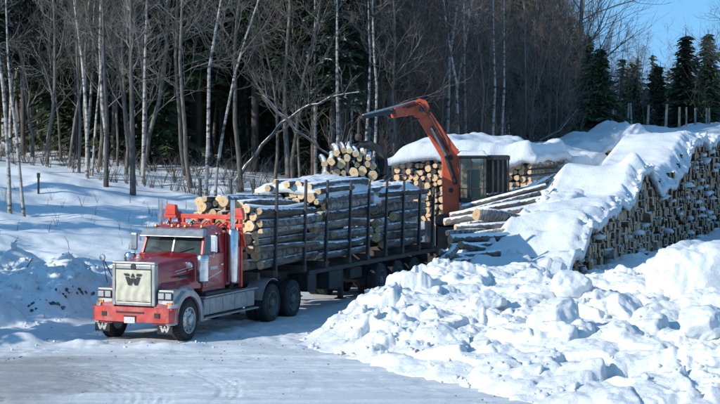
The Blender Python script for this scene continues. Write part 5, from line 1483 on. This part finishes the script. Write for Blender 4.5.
def ground_Y(px, py, lo=60, hi=130):
    """depth at which the ground shows at this pixel"""
    best = lo; bd = 1e9
    for Y in np.arange(lo, hi, .5):
        X = (px - 360) / FPX * Y; y_ = 95.9 + (CAM_H - gz(X, Y)) * FPX / Y
        if abs(y_ - py) < bd: bd = abs(y_ - py); best = Y
    return best
Yb = ground_Y(10, 214)
path_tree([(10, 215), (9, 180), (6, 125), (3, 90), (-3, 40), (-6, 0)], Yb, .12, 501, 'leaning pale birch at the far left, nearest of the trees on the slope', nb=10, first=.5)
path_tree([(24, 212), (20, 170), (16, 125), (11, 90), (8, 55), (6, 0)], Yb + .6, .10, 502, 'second pale birch from the left on the snowy slope, slightly bent', nb=10, first=.5)
path_tree([(79, 172), (80, 120), (77, 60), (76, 0)], ground_Y(79, 172), .09, 503, 'slim grey stem at the top of the slope, left of a close pair', 'tree', 'bare_tree', tm='trunk')
path_tree([(87, 178), (87, 120), (82, 60), (74, 0)], ground_Y(87, 178), .12, 504, 'grey trunk with a pale side leaning left above the slope', 'tree', 'bare_tree', tm='birch')
path_tree([(92, 178), (96, 120), (102, 60), (104, 0)], ground_Y(92, 178) + .5, .08, 505, 'thin pale stem leaning right beside the grey trunk', 'birch', 'birch_tree')
path_tree([(106, 186), (107, 120), (104, 60), (103, 0)], ground_Y(106, 186), .15, 506, 'straight dark based trunk with pale top above the slope', 'tree', 'bare_tree', tm='trunk')
path_tree([(133, 196), (132, 120), (131, 60), (131, 0)], ground_Y(133, 196), .17, 507, 'thick dark trunk standing nearest on the slope crest', 'tree', 'bare_tree', tm='spruce_trunk', nb=20)
path_tree([(143, 184), (144, 120), (145, 60), (147, 0)], ground_Y(143, 184), .13, 508, 'dark trunk whitening upwards, right of the thick dark one', 'tree', 'bare_tree', tm='birch')
path_tree([(206, 192), (208, 140), (209, 65), (214, 35), (221, -5)], 84, .13, 509, 'tall white birch behind the truck cab, upper stem bending right', nb=14)
path_tree([(215, 192), (217, 165), (223, 125), (234, 71), (246, 30), (258, -5)], 85, .11, 510, 'white birch behind the cab leaning strongly to the right', nb=14)
path_tree([(316, 172), (315, 107), (315, 50), (315, -3)], 92, .13, 511, 'straight white birch above the middle load', nb=12, first=.6)
path_tree([(337, 172), (338, 110), (337, 50), (337, -3)], 90, .14, 512, 'straight grey white birch with dark scars behind the trailer', nb=12, first=.6)
path_tree([(364, 160), (366, 110), (369, 60), (370, 20), (369, -3)], 91, .12, 513, 'white birch just left of the grapple line', nb=12, first=.6)
path_tree([(346, 165), (352, 100), (351, 50), (346, 25), (343, -3)], 93, .10, 514, 'pale crooked birch between two straight ones', nb=12, first=.5)
path_tree([(466, 160), (465, 70), (464, 30), (464, -3)], 100, .13, 515, 'tall pale birch behind the loader boom', nb=12, first=.6)
path_tree([(493, 140), (493, 70), (495, 30), (494, -3)], 98, .13, 516, 'bright white birch behind the loader cab', nb=12, first=.6)
path_tree([(503, 140), (502, 70), (504, 30), (504, -3)], 99, .13, 517, 'white birch standing close right of the bright one', nb=12, first=.6)
path_tree([(522, 140), (523, 105), (526, 60), (525, -3)], 104, .12, 518, 'grey stem among red twigs right of the white birches', 'tree', 'bare_tree', tm='trunk', nb=16)
path_tree([(529, 140), (531, 105), (540, 86), (552, 80), (560, 76)], 104, .09, 519, 'pale bent sapling arching right behind the snowy piles', extra=1.5, nb=8)
path_tree([(408, 150), (410, 95), (407, 50), (409, -3)], 96, .10, 520, 'grey stem behind the loader elbow', 'tree', 'bare_tree', tm='trunk', cm='twig_red', nb=24, first=.3)
path_tree([(300, 172), (297, 110), (294, 50), (292, -3)], 94, .10, 521, 'grey stem behind the middle load left of the birches', 'tree', 'bare_tree', tm='trunk')
# big open-crowned hardwoods against the sky
for k, (px, Y, sc, lab) in enumerate([(572, 122, 1.06, 'tall open crowned hardwood, left one against the sky'), (590, 128, .95, 'tall open crowned hardwood reaching over the sky gap'), (548, 118, 1.0, 'tall hardwood standing above the dark spruces'), (742, 114, .8, 'bare hardwood at the right edge reaching into the sky')]):
    p = at(px, Y); put_tree('bare_tree', bare_tree_meshes(19, .16, 600 + k, first=.3, nb=34, spread=.26, maxl=2, cm='twig', blen=1.1), p.x, p.y, lab, 'tree', sc=sc)
# fallen and leaning stems in the woods
for (pts, Y, r0, lab, sd) in [
    ([(236, 182), (246, 166), (254, 158), (262, 145), (273, 134), (281, 123), (290, 118), (300, 110), (309, 105), (318, 104), (330, 97), (344, 94), (359, 92)], 89, .09, 'dark tree leaning right through the woods with a snow dusted top', 1),
    ([(262, 96), (270, 103), (277, 112), (287, 119), (295, 130), (308, 138), (320, 149), (334, 157), (348, 172)], 88, .085, 'snow covered fallen trunk slanting down to the right', 2)]:
    w = [np.array(at(px, Y, py)) for px, py in pts]; b0 = w[0]
    t = TB_(); t.tube([p - b0 for p in w], np.linspace(r0, r0 * .3, len(w)), 8)
    c = TB_(); q = np.random.RandomState(sd)
    for k in range(9):
        i0 = q.randint(1, len(w) - 1); d = np.array([q.uniform(-.4, .6), q.uniform(-.6, .3), q.uniform(.1, .9)]); d /= np.linalg.norm(d)
        grow(c, w[i0] - b0, d, q.uniform(.8, 2.2), .03, 0, q, 1)
    o = empty('fallen_tree', tuple(b0)); 
    M.setdefault('bark_snowtop', bark_material('snow_topped_bark', (0.12, 0.10, 0.09), (0.05, 0.04, 0.035), scale=8.0, snowy=.8))
    link('trunk', t.mesh('trunk', M['bark_snowtop'], smooth=True), o); link('branch', c.mesh('branch', M['twig']), o); tag(o, lab, 'tree')
# two spruces on the right, others named
for (px, Y, H, Rr, seed, lab, ytip) in [(686, 122, 10.8, 2.35, 700, 'tall full spruce on the right, left one of the pair against the sky', 32), (708, 126, 10.8, 2.2, 701, 'slim spruce on the right, right one of the pair against the sky', 33),
                                   (600, 112, 8.8, 2.0, 702, 'dark spruce with a pointed top below the sky gap', 46), (632, 128, 7.0, 1.8, 703, 'low dark spruce left of the tall pair', 75)]:
    p = at(px, Y); g = gz(p.x, p.y); H = CAM_H - (ytip - 95.9) * Y / FPX - g
    put_tree('spruce_tree', spruce_meshes(H, Rr, seed, .03, 1.35, ragged=.42), p.x, p.y, lab, 'spruce')

for k, (px, Y, ki, sc, lab) in enumerate([(97, 96, 2, 1.15, 'dark spruce filling the gap between the straight stem and the thick trunk'), (118, 99, 0, 1.05, 'tall dark spruce just left of the thick trunk on the crest'), (158, 97, 2, 1.2, 'dark spruce right of the thick trunk on the crest'), (180, 101, 0, 1.05, 'tall dark spruce left of the white birch behind the cab'), (262, 100, 2, 1.05, 'dark spruce behind the arching dark tree'), (325, 97, 2, 1.1, 'dark spruce between the two straight birches'), (56, 98, 2, 1.2, 'dark spruce left of the slim stem on the slope')]):
    p = at(px, Y); put_tree('spruce_tree', spr_v[ki], p.x, p.y, lab, 'spruce', sc=sc)
zones = [(-99, 150, 'in the deep woods above the left slope'), (150, 290, 'in the deep woods behind the truck cab'), (290, 400, 'in the woods behind the trailer load'), (400, 560, 'in the woods behind the loader'), (560, 999, 'at the foot of the sky gap on the right')]
marks = [(10, 'leaning birch at the far left'), (79, 'slim stem above the slope'), (106, 'straight stem with dark base'), (133, 'thick dark trunk on the crest'), (170, 'smooth snow bank behind the cab'), (208, 'tall white birch behind the cab'), (240, 'right leaning birch'), (270, 'dark leaning tree'), (293, 'grey stem behind the load'), (315, 'straight white birch'), (338, 'scarred birch behind the trailer'), (368, 'birch beside the grapple'), (408, 'grey stem behind the loader elbow'), (436, 'loader boom'), (465, 'birch behind the boom'), (494, 'bright birch behind the cab'), (526, 'bent pale sapling'), (560, 'open crowned hardwood'), (600, 'pointed spruce under the sky'), (632, 'low dark spruce'), (665, 'leaning pale pole'), (697, 'spruce pair')]
def where(px, Y):
    t = _where(px, Y)
    return t
def _where(px, Y):
    m_ = min(marks, key=lambda t: abs(t[0] - px)); d = Y - front(px)
    return f"{'close ' if abs(px - m_[0]) < 7 else ''}{'left' if px < m_[0] else 'right'} of the {m_[1]}, {'at the edge' if d < 6 else ('just inside' if d < 15 else ('midway in' if d < 28 else 'deep in'))}"
def zone(px):
    for a, b_, t in zones:
        if a <= px < b_: return t
    return zones[-1][2]
cnt_b = cnt_s = 0; placed = []
def try_place(px, Y, dmin):
    p = at(px, Y)
    for a, b_ in placed:
        if (a - p.x) ** 2 + (b_ - p.y) ** 2 < dmin * dmin: return None
    placed.append((p.x, p.y)); return p
q = np.random.RandomState(77)
def front(px): return float(np.interp(px, [-40, 30, 80, 133, 200, 300, 400, 450, 540, 620, 740], [88, 90, 88, 86, 86, 88, 91, 95, 104, 118, 130]))
n_try = 0
while cnt_b < 285 and n_try < 6000:
    n_try += 1
    px = q.uniform(-35, 650) if q.rand() < .7 else q.uniform(375, 600); Y = front(px) + 48 * q.rand() ** 1.25
    right = px > 575
    if right and Y < 120: continue
    if 150 < px < 345 and Y < 106 and q.rand() < .62: continue
    p = try_place(px, Y, .85)
    if p is None: continue
    red = px > 385
    k = q.choice([3, 5, 6, 7, 0, 3, 6]) if red else q.choice([0, 1, 2, 4, 7, 1, 0, 7])
    sc = q.uniform(.8, 1.12) if px < 585 else q.uniform(.42, .55)
    w = ['grey hardwood', 'slim grey hardwood', 'tall grey hardwood', 'red twigged young tree', 'pale birch', 'pale red twigged birch', 'small red twigged tree', 'slender grey tree'][k]
    put_tree('bare_tree' if k not in (4, 5) else 'birch_tree', bare_v[k], p.x, p.y, f"{w} {where(px, Y)}", 'tree', f"leafless trees {zone(px)}", sc=sc); cnt_b += 1
n_try = 0
while cnt_s < 205 and n_try < 6000:
    n_try += 1
    px = q.uniform(-45, 760) if q.rand() < .6 else q.choice([q.uniform(85, 195), q.uniform(240, 350)])
    Y = front(px) + (1.5 + 50 * q.rand() ** 1.3 if px < 575 else 4 + 40 * q.rand())
    if 370 < px < 560 and q.rand() < .88: continue
    if 150 < px < 300 and Y < 97: continue
    if px > 608 and (Y < 134 or q.rand() < .5): continue
    p = try_place(px, Y, 1.5)
    if p is None: continue
    if px < 540: k = q.choice([0, 1, 4, 1, 0, 4] if Y < 108 else [0, 1, 4, 2, 0, 1]); sc = q.uniform(.8, 1.15)
    elif px < 600: k = q.choice([2, 3, 3, 2]); sc = q.uniform(.7, .85)
    else: k = q.choice([3, 5, 5, 3]); sc = q.uniform(.62, .85)
    w = ['tall', 'very tall', 'medium', 'young', 'gaunt', 'low'][k]
    put_tree('spruce_tree', spr_v[k], p.x, p.y, f"{w} spruce {where(px, Y)}", 'spruce', f"spruces {zone(px)}", sc=sc); cnt_s += 1
# woods at the left, outside the frame: they shade the slope and the truck
for k, (x, y, kk, sc) in enumerate([(-16.5, 55, 3, .95), (-18.5, 52.5, 2, .75), (-22, 50, 2, .8), (-24, 53, 2, .9), (-18.5, 49.0, 3, .95), (-20.5, 46.5, 3, 1.1), (-27, 49, 2, .95), (-15.6, 51.5, 3, .85), (-21, 56, 2, .75), (-28, 71, 0, .8), (-21.5, 63, 2, .72), (-24, 67.5, 2, .85), (-19.5, 68.5, 3, .8)]):
    put_tree('spruce_tree', spr_v[kk], x, y, 'spruce of the wood edge left of the road', 'spruce', 'spruces of the wood edge left of the road', sc=sc)
for k, (x, y, kk, sc) in enumerate([(-16.5, 67, 7, .8), (-19, 72, 1, .8), (-18, 77, 4, .8), (-23, 69, 7, .9), (-22, 64, 1, .8), (-26, 73, 2, .8), (-20, 83, 0, .9), (-16.5, 63.5, 3, .6)]):
    put_tree('bare_tree', bare_v[kk], x, y, 'bare tree of the wood edge left of the slope', 'tree', 'bare trees of the wood edge left of the slope', sc=sc)
# far woods as one mass (stuff): many small bare crowns and spruces on the rise behind
def merged(name, protos_, places, m, label):
    VV = []; FF = []; n = 0
    for (x, y, s_, a) in places:
        me = protos_[rs.randint(len(protos_))]
        nv = len(me.vertices); co = np.empty(nv * 3, np.float32); me.vertices.foreach_get('co', co); co = co.reshape(-1, 3)
        fl = np.empty(len(me.polygons) * 4, np.int32); me.polygons.foreach_get('vertices', fl) if False else me.loops.foreach_get('vertex_index', fl)
        c_, s2 = math.cos(a), math.sin(a); P = co * s_; P = np.stack([P[:, 0] * c_ - P[:, 1] * s2 + x, P[:, 0] * s2 + P[:, 1] * c_ + y, P[:, 2] + gz(x, y)], 1)
        VV.append(P); FF.append(fl.reshape(-1, 4) + n); n += nv
    o = link(name, mesh_np(name, np.concatenate(VV), np.concatenate(FF), m)); tag(o, label, 'woods', kind='stuff')
farp = [bare_tree_meshes(10, .09, 800 + i, first=.15, nb=16, spread=.25, maxl=1) for i in range(3)]
pl_ = []
while len(pl_) < 420:
    Y = rs.uniform(150, 240); px = rs.uniform(-60, 780); p = at(px, Y); pl_.append((p.x, p.y, rs.uniform(.72, .95) * (1.0 if px > 560 else 1.7), rs.rand() * 6.28))
merged('far_woods', [m_[1] for m_ in farp], pl_, M['twig_red'], 'distant reddish leafless woods closing the view behind the spruces')
farpt = [m_[0] for m_ in farp]
fs = [spruce_meshes(7, 1.7, 900 + i, .03, .7)[1] for i in range(2)]
pl_ = []
while len(pl_) < 150:
    Y = rs.uniform(145, 200); px = rs.uniform(-60, 800); p = at(px, Y); pl_.append((p.x, p.y, rs.uniform(.6, .95) * (1.0 if px > 560 else (2.2 if px < 380 else 1.2)), rs.rand() * 6.28))
merged('far_spruces', fs, pl_, M['needle'], 'distant dark spruces in a low belt behind the yard')
# undergrowth
br = TB_(); q = np.random.RandomState(5)
for _ in range(900):
    px = q.uniform(-30, 570); Y = front(px) - 1.5 + 30 * q.rand() ** 1.4; p = at(px, Y); z = gz(p.x, p.y)
    for k in range(5):
        a = q.rand() * 6.28; L_ = q.uniform(.2, .75) * (2.2 if q.rand() < .08 else 1); l = q.uniform(.2, 1.1)
        P = [(p.x, p.y, z - .1), (p.x + math.cos(a) * L_ * l * .4, p.y + math.sin(a) * L_ * l * .4, z + L_ * .55), (p.x + math.cos(a) * L_ * l, p.y + math.sin(a) * L_ * l, z + L_)]
        br.tube(P, [.014, .010, .004], 3)
o = link('brushwood', br.mesh('brushwood', M['twig'])); tag(o, 'thin leafless brushwood covering the floor of the woods', 'brushwood', kind='stuff')

wd = TB_()
for _ in range(60):
    x = q.uniform(-13.5, -6); y = q.uniform(60, 80); z = gz(x, y)
    if (x - TO[0]) * TR_[0] + (y - TO[1]) * TR_[1] > -5: continue
    for k in range(q.randint(1, 4)):
        a = q.rand() * 6.28; L_ = q.uniform(.12, .5)
        wd.tube([(x, y, z - .1), (x + math.cos(a) * L_ * .2, y + math.sin(a) * L_ * .2, z + L_ * .6), (x + math.cos(a) * L_ * .5, y + math.sin(a) * L_ * .5, z + L_)], [.008, .006, .003], 3)
o = link('dry_weeds', wd.mesh('dry_weeds', M['twig'])); tag(o, 'dry weed stalks poking through the snow of the left slope', 'weeds', kind='stuff')
# poles standing behind the far piles
for k, (px, lean, yt, w) in enumerate([(594, 2.6, 99, .11), (612, 1.2, 100, .10), (627.5, 1.0, 103, .08), (632, -1.6, 103, .08), (647, 1.6, 105, .09), (665, 2.0, 104, .10), (679, .6, 107, .09), (686, .5, 107, .07), (695, 0.3, 108, .08), (706, .6, 108, .08), (709.5, -.5, 108, .08)]):
    Y = 116.0; t_ = at(px + lean, Y, yt); b_ = at(px - lean * 1.5, Y, 150); g = gz(b_.x, b_.y); b_.z = g - .3
    o = MB().tube([(0, 0, 0), tuple((t_ - b_) * .5), tuple(t_ - b_)], [w, w * .9, w * .75], 8).build('wooden_pole', M['pole'], None, b_, smooth=True, angle=50)
    lab = ['leftmost, leaning bare wooden pole behind the snowy piles', 'second bare wooden pole from the left behind the piles', 'pale pole, left one of a crossing pair behind the piles', 'pale pole, right one of a crossing pair behind the piles', 'slanting pole standing alone left of the spruce pair', 'leaning pale pole just left of the tall spruce', 'pole in front of the left spruce of the pair', 'thin pole close beside another below the left spruce', 'short pole between the two tall spruces', 'pole below the right spruce, left one of two', 'rightmost pole below the right spruce'][k]
    tag(o, lab, 'pole', 'bare poles behind the snowy piles')

# small marker stake and sticks on the left slope
Y = ground_Y(38, 192); p = at(38.5, Y); z = gz(p.x, p.y)
o = MB().box(-.04, .04, -.03, .03, -.2, .75).box(-.06, .06, -.035, .035, .62, .80).build('marker_stake', M['black'], None, (p.x, p.y, z), bevel=.005); tag(o, 'short dark marker stake standing alone on the snowy slope', 'stake')
for (a, b_, c, d_, lab) in [(9, 245, 18, 240, 'small dark branch lying on the left slope'), (20, 277, 33, 258, 'thin grey branch sticking up from the ploughed bank'), (112, 229, 118, 236, 'dark twig tuft in the snow above the truck hood')]:
    Y = ground_Y(a, b_, 56); p0 = at(a, Y, b_ + 2); p1 = at(c, Y + .4, d_)
    dd = p1 - p0
    o = MB().tube([(0, 0, 0), tuple(dd * .5 + Vector((0, 0, .03))), tuple(dd)], [.035, .025, .012], 6).tube([tuple(dd * .45), tuple(dd * .7 + Vector((.12, 0, .18)))], [.018, .006], 5).build('fallen_branch', M['trunk'], None, p0); tag(o, lab, 'branch')
